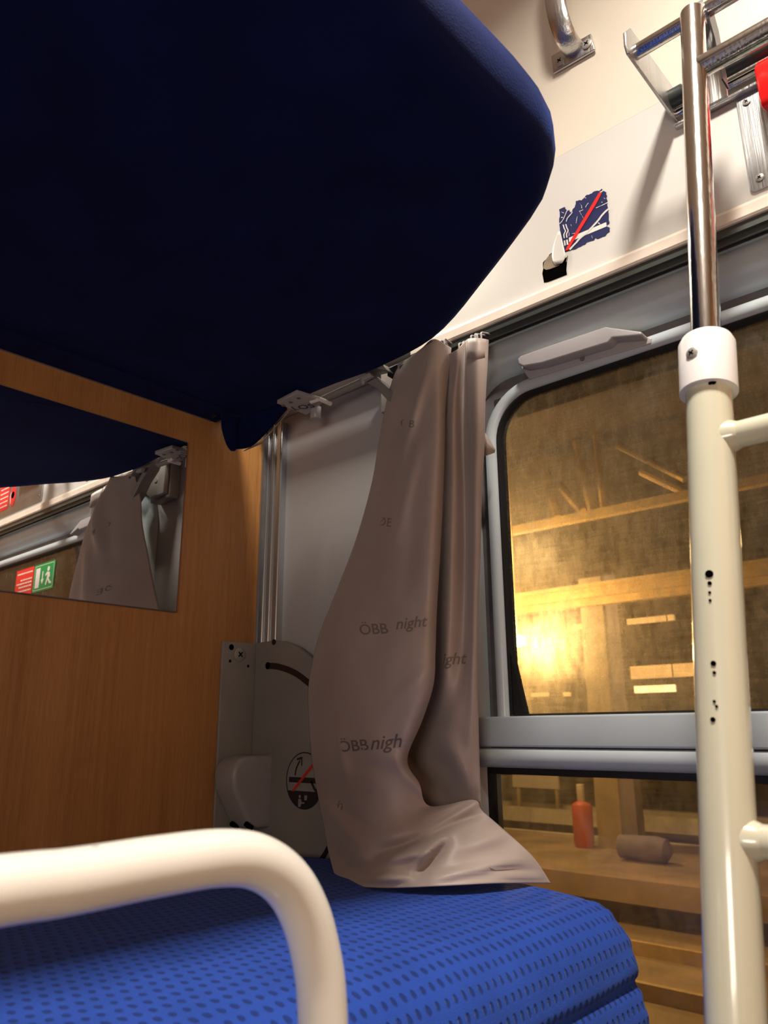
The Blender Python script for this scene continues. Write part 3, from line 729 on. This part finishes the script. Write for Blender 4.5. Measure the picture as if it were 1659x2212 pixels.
MB().box(cc.x-.040, cc.x+.030, y_-.0003, y_, cc.z-.004, cc.z+.005).build('berth_symbol', 'darkfilm', stk)
band([(cc.x+.018, cc.z), (cc.x+.028, cc.z-.014), (cc.x+.040, cc.z-.018)], .005, y_, 'darkfilm', 'berth_strut', stk, .0003)
band([(cc.x-.024, cc.z+.008), (cc.x-.021, cc.z+.020), (cc.x-.012, cc.z+.033)], .0032, y_, 'darkfilm', 'arrow_shaft', stk, .0003)
MB().prism([(cc.x+a, y_, cc.z+b) for a, b in ((-.020, .037), (-.006, .040), (-.006, .024), (-.0085, .025), (-.009, .035), (-.020, .0335))], (0, -.0003, 0)).build('arrow_head', 'darkfilm', stk)
MB().prism([(cc.x+a, y_-.0004, cc.z+b) for a, b in ((-.033, -.019), (-.026, -.019), (.034, .033), (.030, .037))], (0, -.0003, 0)).build('red_slash', 'redfilm', stk)
fg = MB(); disc(fg, (cc.x-.010, y_-.0003, cc.z-.027), (0, -1, 0), .0028, .0003, 14)
fg.prism([(cc.x+a, y_-.0003, cc.z+b) for a, b in ((-.014, -.031), (-.007, -.031), (-.005, -.036), (.002, -.036), (.002, -.038), (-.006, -.039), (-.008, -.044), (-.014, -.044))], (0, -.0003, 0))
fg.prism([(cc.x+a, y_-.0003, cc.z+b) for a, b in ((.002, -.024), (.009, -.025), (.008, -.032), (.002, -.033))], (0, -.0003, 0)); fg.build('attendant_symbol', 'oldwhite', stk)

# ------------------------------------------------------------------ guard rail in the foreground
gr = tag(empty('guard_rail'), 'thick white tubular guard rail with bent corner, close in front of the blue berth', 'guard rail')
X_ = .83
pth = [Vector((X_, -1.75, 1.335)), Vector((X_, -1.2, 1.333)), Vector((X_, -.86, 1.331)), Vector((X_, -.80, 1.330)), Vector((X_, -.75, 1.331)), Vector((X_, -.708, 1.3305)), Vector((X_, -.680, 1.325)), Vector((X_, -.657, 1.311)), Vector((X_, -.641, 1.290)), Vector((X_, -.631, 1.265)), Vector((X_, -.626, 1.24)), Vector((X_, -.624, 1.20)), Vector((X_, -.624, 1.10)), Vector((X_, -.624, 1.02))]
MB().tube(spline(pth, 8), .0155, 28).build('rail_tube', 'white_rail', gr)
MB().box(X_-.042, X_+.012, -.655, -.60, 1.005, 1.022).build('rail_bracket', 'white_rail', gr, bevel=.003)
disc(MB(), (X_, -.787, 1.3447), (0, 0, 1), .004, .0006, 9).build('paint_chip', 'rust', gr)

# ------------------------------------------------------------------ ladder
ld = tag(empty('ladder'), 'cream and steel berth ladder with white collar and round rungs at the right edge', 'ladder')
la, lb_ = Vector((.990, -.381, 1.190)), Vector((1.012, -.203, 2.232)); ldr = (lb_-la)/(lb_.z-la.z)
def LP(z, off=0): return la + ldr*(z-la.z) + Vector((off, 0, 0))
WL = .36
for off in (0, WL):
    s1 = MB(); s1.tube([LP(.12, off), LP(1.735, off)], .0208, 32); stile = s1.build('stile', 'paint', ld)
    if off == 0:
        for px, py, r_ in ((1532, 1240, .0034), (1533, 1260, .0018), (1541, 829, .0025), (1534, 832, .0016), (1541, 1433, .0022), (1543, 1453, .0014), (1543, 1515, .0012), (1540, 1554, .002), (1533, 1280, .0012), (1534, 1297, .0012), (1548, 1526, .0012)):
            d = (P(px, py, y=0)-CAM).normalized()
            # nearest approach of the sight line to the stile axis gives the spot on its skin
            ax = ldr.normalized(); w0 = CAM-la; b = d.dot(ax); t_ = (b*ax.dot(w0)-d.dot(w0))/(1-b*b)
            c_ = CAM+d*t_; foot = la+ax*(c_-la).dot(ax); off_v = c_-foot
            dp = (d-ax*d.dot(ax)).normalized(); pn = (off_v - dp*math.sqrt(max(1e-9, .0210**2-off_v.length**2)))
            q = foot+pn; q = q+ax*((P(px, py, y=0)-CAM).normalized().dot(ax)*(-.021)); disc(MB(), q-pn.normalized()*.0012, pn, r_, .0018, 9).build('paint_chip', 'hole', stile)
    s2 = MB(); s2.tube([LP(1.70, off), LP(2.232, off)], .0140, 32); s2.build('steel_stile', 'steel', ld)
    cz = 1.735; cl = MB(); ax = ldr.normalized(); c_ = LP(cz, off)
    cl.tube([c_+ax*(-.030), c_+ax*(-.0295), c_+ax*(.024), c_+ax*(.030), c_+ax*(.0305)], [.0215, .0262, .0262, .0235, .013], 36)
    col_ = cl.build('collar', 'whiteplastic', ld)
    nn = Vector((-.18, -.98, .1)).normalized(); screw(col_, c_+nn*.0258+ax*.004, nn, .0058)
for z, mt, r_ in ((.34, 'paint', .0125), (.67, 'paint', .0125), (.99, 'paint', .0125), (1.319, 'paint', .0125), (1.655, 'paint', .0125), (2.135, 'steel', .0125)):
    rg_ = MB(); rg_.tube([LP(z, .004), LP(z, WL-.004)], r_, 28); rung = rg_.build('rung', mt, ld)
    if mt == 'paint':
        for off, sg1 in ((.0, 1), (WL, -1)):
            wl_ = MB(); wl_.tube([LP(z, off+sg1*.010), LP(z, off+sg1*.021), LP(z, off+sg1*.026)], [.0165, .0148, .0126], 24); wl_.build('weld', 'paint', rung)
for z, x in ((1.655, .062),):
    disc(MB(), LP(z, x)+Vector((0, -.0120, -.003)), (0, -1, -.2), .003, .0008, 8).build('paint_chip', 'hole', ld)
# hooks that grip the rack tube: bent sleeve behind each stile head
for off in (0, WL):
    c_ = LP(2.232, off); hkm = MB()
    # flattened cap of the stile and the claw running over the rack tube and down behind it
    path = [Vector((0, .004, -.02)), Vector((0, .006, .012)), Vector((0, .018, .026)), Vector((0, .034, .026)), Vector((0, .046, .012)), Vector((0, .050, -.02)), Vector((0, .052, -.07)), Vector((0, .050, -.095))]
    path = spline(path, 5); lo = []
    for i, p in enumerate(path):
        t = (path[min(i+1, len(path)-1)]-path[max(i-1, 0)]).normalized(); nn = Vector((0, t.z, -t.y))
        lo.append([c_+p+Vector((sx, 0, 0))+nn*sy for sx, sy in ((-.013, -.0022), (.013, -.0022), (.013, .0022), (-.013, .0022))])
    hkm.loft(lo, cap=True); hkm.build('hook', 'brushed', ld, bevel=.0)
    hp = MB(); hp.prism([c_+Vector((.0135, y, z)) for y, z in ((.014, .020), (.036, .020), (.046, .0), (.050, -.085), (.030, -.085), (.022, -.03), (.012, -.012))], (.002, 0, 0))
    hp.build('hook_pad', 'black', ld)

# ------------------------------------------------------------------ luggage rack above the window
rk = tag(empty('luggage_rack'), 'narrow steel rack with tubular front rail above the window, behind the ladder head', 'rack')
x0 = .930; x1 = 1.90
for x in (x0, x1):
    e = MB(); tip = [(-.052, 2.218), (-.060, 2.212), (-.068, 2.218), (-.205, 2.212), (-.214, 2.222), (-.216, 2.236), (-.210, 2.262), (-.200, 2.262), (-.150, 2.268), (-.052, 2.282)]
    q1 = [P(px, py, x=x0) for px, py in ((1461, 270), (1352, 118), (1347, 100), (1345, 72), (1356, 64), (1478, 232))]
    pts_ = [Vector((x, q.y, q.z)) for q in q1]
    e.prism(pts_, (.004, 0, 0)); e.build('end_plate', 'platesteel', rk, bevel=.001)
def rod(y, z, r_, mt, nm, xa=x0, xb=x1): return MB().tube([(xa, y, z), (xb, y, z)], r_, 24).build(nm, mt, rk)
ty = -.188; 
rod(ty, P(1366, 118, y=ty).z, .0095, 'steel', 'front_rail')
q = P(1443, 218, x=x0); rod(q.y, q.z, .0105, 'gripblack', 'grip_sleeve')
MB().tube([(x0, q.y, q.z), (x0+.022, q.y, q.z)], .0125, 24).build('sleeve_end', 'gripblack', rk)
q = P(1452, 240, x=x0); rod(q.y+.006, q.z-.004, .0065, 'steel', 'rear_rail')
q = P(1472, 262, y=-.058)
MB().box(x0, x1, -.056, -.051, q.z-.002, q.z+.040).build('wall_strip', 'brushed', rk, bevel=.001)
MB().box(x0, x1, -.061, -.051, q.z-.005, q.z).build('lower_lip', 'brushed', rk, bevel=.001)

# ------------------------------------------------------------------ grab handle
gh = tag(empty('grab_handle'), 'brushed steel grab handle with screwed foot plate on the cream wall above the berth corner', 'handle')
zf = P(1240, 122, y=-.052).z
ft = [P(px, py, y=-.0525) for px, py in ((1193, 125), (1198, 162), (1288, 110), (1279, 76))]
MB().prism(ft, (0, -.005, 0)).build('foot_plate', 'brushed', gh, bevel=.0015)
for px, py in ((1210, 133), (1268, 96)):
    q = P(px, py, y=-.0578); s_ = screw(gh, q, (0, -1, 0), .0085)
cx = P(1240, 108, y=-.06).x
pth = spline([Vector((cx, -.054, zf+.004)), Vector((cx, -.066, zf+.004)), Vector((cx-.001, -.083, zf+.010)), Vector((cx-.002, -.096, zf+.026)), Vector((cx-.003, -.103, zf+.05)), Vector((cx-.004, -.105, zf+.09)), Vector((cx-.004, -.105, zf+.16)), Vector((cx-.004, -.09, zf+.19)), Vector((cx-.004, -.07, zf+.20))], 6)
lo = []
for i, p in enumerate(pth):
    t = (pth[min(i+1, len(pth)-1)]-pth[max(i-1, 0)]).normalized(); nn = Vector((0, t.z, -t.y))
    lo.append([p+Vector((.017*cos(a), 0, 0))+nn*.0065*sin(a) for a in [2*pi*k/20 for k in range(20)]])
MB().loft(lo, cap=True).build('grip_bar', 'brushed', gh)

# ------------------------------------------------------------------ emergency brake
eb = tag(empty('emergency_brake'), 'red emergency brake handle on a brushed steel plate at the upper right edge', 'emergency brake')
pl = [P(px, py, y=-.0535) for px, py in ((1588, 213), (1600, 290), (1622, 417), )]
zt, zb = pl[0].z, pl[2].z; xl = (pl[0].x+pl[2].x)/2
ob = rrect(xl, xl+.40, zb, zt, .006, 6, -.0505); MB().prism(ob, (0, -.003, 0)).build('back_plate', 'platesteel', eb, bevel=.0006)
for px, py in ((1613, 220), (1641, 384)): screw(eb, P(px, py, y=-.0537), (0, -1, 0), .0052)
for z in (zt-.012, zb+.014): screw(eb, (xl+.385, -.0537, z), (0, -1, 0), .0052)
q0 = P(1634, 200, y=-.09)
rbx = MB(); rbx.prism([(xl+.035, y, z) for y, z in ((-.054, zt+.010), (-.082, zt+.012), (-.094, zt-.004), (-.094, zt-.055), (-.088, zt-.064), (-.070, zt-.058), (-.054, zt-.040))], (.13, 0, 0))
rbx.build('pull_handle', 'red', eb, bevel=.004)
rl = MB(); ol = rrect(xl+.235, xl+.31, zb+.02, zt-.018, .012, 6, -.0538); rl.prism(ol, (0, -.0004, 0)); rlo = rl.build('instruction_label', 'redfilm', eb)
for k in range(7):
    z = zb+.032+k*.015; bw = MB(); x = xl+.243
    while x < xl+.30:
        l = random.uniform(.005, .012); bw.box(x, min(x+l, xl+.302), -.0546, -.0543, z, z+.004); x += l+.0025
    bw.build('text_line', 'whitefilm', rlo)
gx, gz = xl+.205, (zt+zb)/2-.02
rr_ = MB(); rr_.prism([(gx+.020*cos(a), -.0538, gz+.034*sin(a)) for a in [2*pi*k/32 for k in range(32)]], (0, -.0006, 0)); kr = rr_.build('key_surround', 'redfilm', eb)
disc(MB(), (gx, -.0546, gz+.005), (0, -1, 0), .011, .0006).build('key_hole', 'hole', kr)
band([(gx+.014, gz+.016), (gx+.017, gz-.002), (gx+.010, gz-.022)], .003, -.0546, 'whitefilm', 'curved_arrow', kr, .0003)

# ------------------------------------------------------------------ no smoking sticker, half scratched off
Y0 = -.0506
def film(pts, name, mat, parent, y=Y0, th=.0003):
    q = MB().prism([P(px, py, y=y) for px, py in pts], (0, th, 0)); return q.build(name, mat, parent, smooth=False)
k_ = 300/1659
def c8(pts): return [(1100+x*k_, 350+y*k_) for x, y in pts]
edge = [(597,563),(665,537),(672,560),(700,585),(715,570),(728,600),(752,592),(760,560),(782,540),(795,500),(797,462),(812,466),(830,455),(862,458),(880,440),(898,425),(915,400),(985,375),(1010,352),(1050,342),(1075,345),(1108,316),(1112,330),(1098,345),(1100,358),(1130,345),(1160,362),(1158,385),(1170,405),(1160,430),(1175,465),(1165,500),(1178,545),(1185,600),(1190,660),(1196,735),(1172,750),(1165,770),(1202,785),(1200,830),(1170,850),(1150,880),(1060,918),(1030,905),(1015,930),(980,940),(925,958),(905,985),(880,990),(850,1010),(820,1020),(800,1035),(735,1052),(722,1058),(680,1070),(655,1080),(638,1060),(625,1030),(628,985),(618,940),(612,880),(606,800),(597,700),(603,620)]
random.seed(9)
jag = []
for i, a in enumerate(edge):
    b = edge[(i+1) % len(edge)]; n_ = max(1, int(math.dist(a, b)/16))
    for k in range(n_):
        t = k/n_; jag.append((a[0]+(b[0]-a[0])*t+random.uniform(-3.5, 3.5)*(k > 0), a[1]+(b[1]-a[1])*t+random.uniform(-3.5, 3.5)*(k > 0)))
ns = film(c8(jag), 'no_smoking_sticker', 'navyfilm', None)
tag(ns, 'scratched navy no smoking sticker with red slash and white cigarette on the pale wall', 'sticker')
film(c8([(712,905),(1158,718),(1164,768),(716,955)]), 'cigarette_symbol', 'whitefilm', ns, Y0-.0003)
film(c8([(650,938),(668,934),(676,994),(657,1000)]), 'cigarette_tip', 'whitefilm', ns, Y0-.0003)
film(c8([(680,930),(698,925),(706,984),(688,990)]), 'cigarette_tip', 'whitefilm', ns, Y0-.0003)
for dx in (0, 32):
    cpts = [(643+dx,748-dx*.2),(655+dx,790-dx*.2),(670+dx,825-dx*.2),(652+dx,865-dx*.2),(656+dx,908-dx*.2)]
    lft = [(x-6, y) for x, y in [(v.x, v.y) for v in spline([(a, b, 0) for a, b in cpts], 5)]]
    film(c8(lft+[(x+13, y) for x, y in reversed(lft)]), 'smoke_symbol', 'whitefilm', ns, Y0-.0003)
def scr(pts, wd):
    v = [(p.x, p.y) for p in spline([(a, b, 0) for a, b in pts], 4)]
    u = [(x+random.uniform(-2, 2)-wd/2*.6, y-wd/2*.6+random.uniform(-2, 2)) for x, y in v]; l = [(x+wd/2*.6, y+wd/2*.6+random.uniform(-2, 2)) for x, y in v]
    film(c8(u+l[::-1]), 'scratch', 'creamlow', ns, Y0-.0006)
scr([(1185,560),(1120,620),(1060,700),(985,780),(920,850),(850,905),(800,960),(720,1045)], 24)
scr([(1178,482),(1110,515),(1035,548)], 9); scr([(838,490),(862,520),(866,552)], 12); scr([(945,488),(925,515),(910,540)], 8)
scr([(835,590),(860,580),(882,570)], 8); scr([(840,590),(862,630),(884,670)], 14); scr([(812,648),(805,690),(797,730)], 7)
scr([(755,598),(720,640),(695,670),(680,710)], 12); scr([(690,580),(660,650),(640,690),(606,735)], 10); scr([(625,600),(650,605)], 16)
scr([(735,745),(742,765)], 10); scr([(700,815),(715,850),(712,885)], 6); scr([(985,880),(992,912)], 8); scr([(1130,432),(1144,436)], 14); scr([(620,665),(640,660)], 12)
scr([(1060,735),(1075,725),(1082,745)], 14); scr([(745,858),(785,850)], 7); scr([(1085,360),(1110,350)], 16); scr([(905,430),(918,425)], 10); scr([(1100,480),(1115,478)], 9)
film(c8([(1073,363),(1106,368),(1050,480),(705,1050),(665,1058),(760,890)]), 'red_slash', 'redfilm', ns, Y0-.0009)
# torn hole in the wall covering with a peeled flap
th_ = tag(empty('torn_wall_patch'), 'black torn hole with curled brown-backed flap in the pale wall below the no smoking sticker', 'hole')
film(c8([(520,1075),(480,1105),(455,1150),(420,1180),(402,1200),(405,1280),(395,1330),(405,1380),(415,1440),(470,1430),(560,1395),(688,1345),(682,1290),(690,1190),(700,1120),(640,1180),(560,1230)]), 'cavity', 'hole', th_, Y0)
film(c8([(515,1085),(455,1140),(415,1200),(408,1270),(440,1288),(480,1280),(590,1240),(605,1222),(550,1232),(525,1190)]), 'peeled_backing', 'brownpaper', th_, Y0-.0008)
film(c8([(695,1110),(702,1130),(688,1188),(676,1195)]), 'peeled_edge', 'brownpaper', th_, Y0-.0008)
flp = MB(); rws = []
for j in range(9):
    t = j/8; yv = 830+t*400
    xl_ = 585-75*sin(min(1, t*1.3)*pi/2)+max(0, t-.85)*250; xr_ = 610+t*85-(max(0, t-.8)*300)
    rws.append([P(1100+(xl_+(xr_-xl_)*k/8)*k_, 350+(yv-25*(k/8)*t)*k_, y=Y0-.001-.0012*t*sin(pi*k/8)-.0008*t) for k in range(9)])
flp.loft(rws, closed=False); flp.build('peeled_flap', 'creamlow', th_, solid=.0006)

# ------------------------------------------------------------------ lamps of the compartment
cl = tag(empty('ceiling_lamp'), 'rectangular ceiling lamp fitting above the compartment, out of the picture', 'lamp')
MB().box(1.15, 1.32, -.83, -.57, 2.870, 2.90).build('lamp_body', 'whiteplastic', cl, bevel=.004)
rl_ = tag(empty('reading_lamp'), 'small reading lamp on the wood wall above the upper berth, hidden by it', 'lamp')
MB().box(.0, .39, -.18, -.12, 2.42, 2.44).build('lamp_hood', 'whiteplastic', rl_, bevel=.003)

# ------------------------------------------------------------------ station outside
M['concrete'] = plain('platform_concrete', (.30, .22, .14), .8, bump=.4, bs=3, var=.35, vs=1.2)
M['edge'] = plain('platform_edge_stone', (.62, .55, .42), .7, var=.2, vs=3)
M['stationsteel'] = plain('ochre_station_steel', (.48, .34, .16), .6, var=.2)
M['pillar'] = plain('station_pillar', (.36, .28, .17), .7, var=.15, vs=2)
M['pillarside'] = plain('mauve_pillar_shade', (.24, .20, .25), .7, var=.15, vs=2)  # mauve puts the pillar's shaded face into the colour
M['farwall'] = plain('dark_station_wall', (.05, .035, .022), .9, var=.4, vs=.8)
M['board'] = plain('pale_notice_board', (.60, .52, .44), .6, var=.08)
M['binred'] = plain('red_bin', (.50, .07, .035), .5, var=.1)
M['blobmat'] = plain('rough_mauve', (.20, .17, .25), .7, bump=.4, bs=8, var=.2)
M['sodium'] = emit('sodium_lamp_glow', (1.0, .62, .20), 60)
M['tube_light'] = emit('warm_tube_light', (1.0, .72, .34), 3.2)
M['tube_dim'] = emit('dim_warm_light', (1.0, .60, .22), .75)
ZP = -.55
pf = MB(); pf.box(-24, 12, 9.6, 13.2, ZP-.3, ZP); S(pf.build('floor_platform', 'concrete'))
tg = MB(); tg.box(-24, 12, .4, 40, ZP-.75, ZP-.6); S(tg.build('floor_track_bed', 'concrete'))
for y0, y1, z in ((13.2, 13.35, ZP+.004), (15.2, 15.4, ZP+.22), (17.2, 17.5, ZP+.12)):
    tag(MB().box(-26, 12, y0, y1, z-.3, z).build('platform_edge', 'edge'), 'pale stone platform edge running across behind the bin, %s' % ('nearest' if y0 < 14 else 'middle one' if y0 < 16 else 'farthest'), 'kerb', 'station kerbs')
for y0 in (7.0, 8.43, 3.0, 4.43):
    tag(MB().box(-24, 12, y0, y0+.07, ZP-.6, ZP-.45).build('rail', 'stationsteel'), 'rusty rail on the track bed outside the lower window pane', 'rail', 'rails outside')
S(MB().box(-34, 20, 30, 30.3, -1.5, 9).build('wall_station', 'farwall'))
pil = tag(empty('station_pillar'), 'square ochre station pillar standing behind the window, right of the red bin', 'pillar')
a = P(1268, 1500, y=12.0).x; b = P(1318, 1500, y=12.0).x; c = P(1350, 1500, y=12.0).x
MB().box(a, b, 12.0, 12.3, ZP, 4.1).build('pillar_shaft', 'pillar', pil)
MB().box(b, c, 12.02, 12.3, ZP, 4.1).build('pillar_shade_side', 'pillarside', pil)  # side block coloured as the shaded face of the pillar
bn = tag(empty('litter_bin'), 'tall red litter bin on the platform left of the ochre pillar', 'bin')
q = P(1263, 1830, z=ZP); rr2 = .17
MB().tube([(q.x, q.y, ZP), (q.x, q.y, ZP+.08), (q.x, q.y, ZP+.66), (q.x, q.y, ZP+.70), (q.x, q.y, ZP+.74)], [rr2*.9, rr2, rr2*1.03, rr2*.9, rr2*.4], 24).build('bin_body', 'binred', bn)
MB().box(q.x-.06, q.x+.05, q.y-.04, q.y+.04, ZP+.72, ZP+1.02).build('bin_post', 'board', bn, bevel=.01)
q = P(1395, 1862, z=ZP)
sk_ = MB(); sk_.tube([(q.x-.42, q.y, ZP+.17), (q.x-.38, q.y, ZP+.19), (q.x+.20, q.y, ZP+.19), (q.x+.34, q.y, ZP+.18), (q.x+.42, q.y, ZP+.17)], [.06, .17, .19, .17, .05], 20)  # solid stand-in for a blurred mauve shape of unclear kind
tag(sk_.build('mauve_blob', 'blobmat'), 'mauve rounded bundle lying at the foot of the ochre pillar outside', 'blob')
nb = tag(empty('notice_board'), 'pale notice board seen at the top left of the lower pane', 'board')
a = P(1108, 1700, y=16); b = P(1203, 1650, y=16)
MB().box(a.x, b.x, 16, 16.06, a.z, b.z+.5).build('board_panel', 'board', nb)
for x in (a.x+.1, b.x-.1): MB().box(x-.03, x+.03, 16.06, 16.12, ZP, a.z+.2).build('post', 'stationsteel', nb)
# canopy: fascia beams with lattice above
cn = tag(empty('platform_canopy'), 'ochre platform canopy beams crossing the upper pane', 'canopy')
for (pa, pb, y) in (((1095, 1303), 16, 8.2), ((1095, 1322), 12, 8.3), ((1095, 1288), 6, 8.1), ((1095, 1147), 14, 8.0)):
    z = P(*pa, y=y).z; h = pb/1662*13.2
    MB().box(-16, 8, y, y+.12, z-h/2, z+h/2).build('fascia_beam', 'stationsteel', cn)
z = P(1095, 1147, y=8.0).z
ZR = z+1.3; MB().box(-16, 8, 7.3, 15.6, z+1.3, z+1.36).build('canopy_roof', 'farwall', cn)
for (pa, pb, w_) in (((1170, 980), (1205, 1118), .055), ((1247, 955), (1283, 1108), .06), ((1195, 1033), (1258, 1105), .045), ((1335, 962), (1480, 1035), .035), ((1385, 1020), (1478, 1064), .035), ((1165, 860), (1235, 905), .05), ((1286, 930), (1305, 1100), .04)):
    MB().tube([P(*pa, y=8.6), P(*pb, y=8.4)], w_*1.35, 8).build('lattice_strut', 'stationsteel', cn)
# lit lamps and lit windows
def strip(pa, pb, hpx, y, mat, label, nm='platform_light', cat='lamp'):
    p0, p1 = P(*pa, y=y), P(*pb, y=y); z = (p0.z+p1.z)/2; h = hpx/1662*(y+1)*1.15
    o_ = MB().box(p0.x, p1.x, y, y+.08, z-h/2, z+h/2).build(nm, mat)
    xm = p1.x-.02; hg = MB().tube([(xm, y+.04, z+h/2), (xm, y+.04, ZR)], .012, 6); hg.build('hanger', 'farwall', o_)
    return tag(o_, label, cat, 'lit strips outside')
strip((1370, 1490), (1457, 1486), 13, 14, 'tube_light', 'brightest short strip light low in the upper pane right of the pillar')
strip((1360, 1456), (1560, 1440), 24, 15, 'tube_dim', 'broad dim lit band above the brightest strip light')
strip((1354, 1343), (1455, 1334), 11, 15, 'tube_dim', 'thin dim lit strip right of the pillar under the canopy fascia')
strip((1238, 1356), (1262, 1350), 10, 15, 'tube_dim', 'tiny lit strip left of the pillar under the canopy fascia')
strip((1263, 1455), (1271, 1455), 24, 15, 'tube_dim', 'small upright light against the left side of the pillar')
strip((1147, 1501), (1182, 1500), 8, 15, 'tube_dim', 'small low lit strip near the left edge of the upper pane')
strip((1126, 1501), (1132, 1500), 8, 15, 'tube_dim', 'tiny lit dot at the lower left corner of the upper pane')
strip((1216, 1500), (1230, 1499), 8, 15, 'tube_dim', 'tiny lit strip between the small low strip and the pillar')
pl_ = tag(empty('platform_lamp'), 'glaring sodium platform lamp at the left edge of the upper pane', 'lamp')
q = P(1114, 1386, y=7.5)
lmp = MB(); lmp.tube([q+Vector((0, 0, -.06)), q+Vector((0, 0, -.04)), q+Vector((0, 0, .06)), q+Vector((0, 0, .08))], [.06, .12, .11, .05], 20); lmp.build('lamp_globe', 'sodium', pl_)
MB().tube([q+Vector((0, .03, .08)), Vector((q.x, q.y+.03, ZR))], .02, 10).build('lamp_stem', 'stationsteel', pl_)
def spot_point(name, loc, power, color, r):
    l = bpy.data.lights.new(name, 'POINT'); l.energy = power; l.color = color; l.shadow_soft_size = r
    o = bpy.data.objects.new(name, l); o.location = loc; col.objects.link(o)
spot_point('platform_lamp_light', q+Vector((0, -.25, 0)), 420, (1.0, .60, .20), .12)
spot_point('station_fill_light', (-6.5, 11.5, 3.6), 420, (1.0, .66, .28), .3)
spot_point('station_fill_light', (-4.2, 7.2, 3.7), 55, (1.0, .66, .28), .15)  # added light without a fitting, brightens the lattice struts
spot_point('station_fill_light', (0.5, 10.5, 3.6), 130, (1.0, .66, .30), .3)
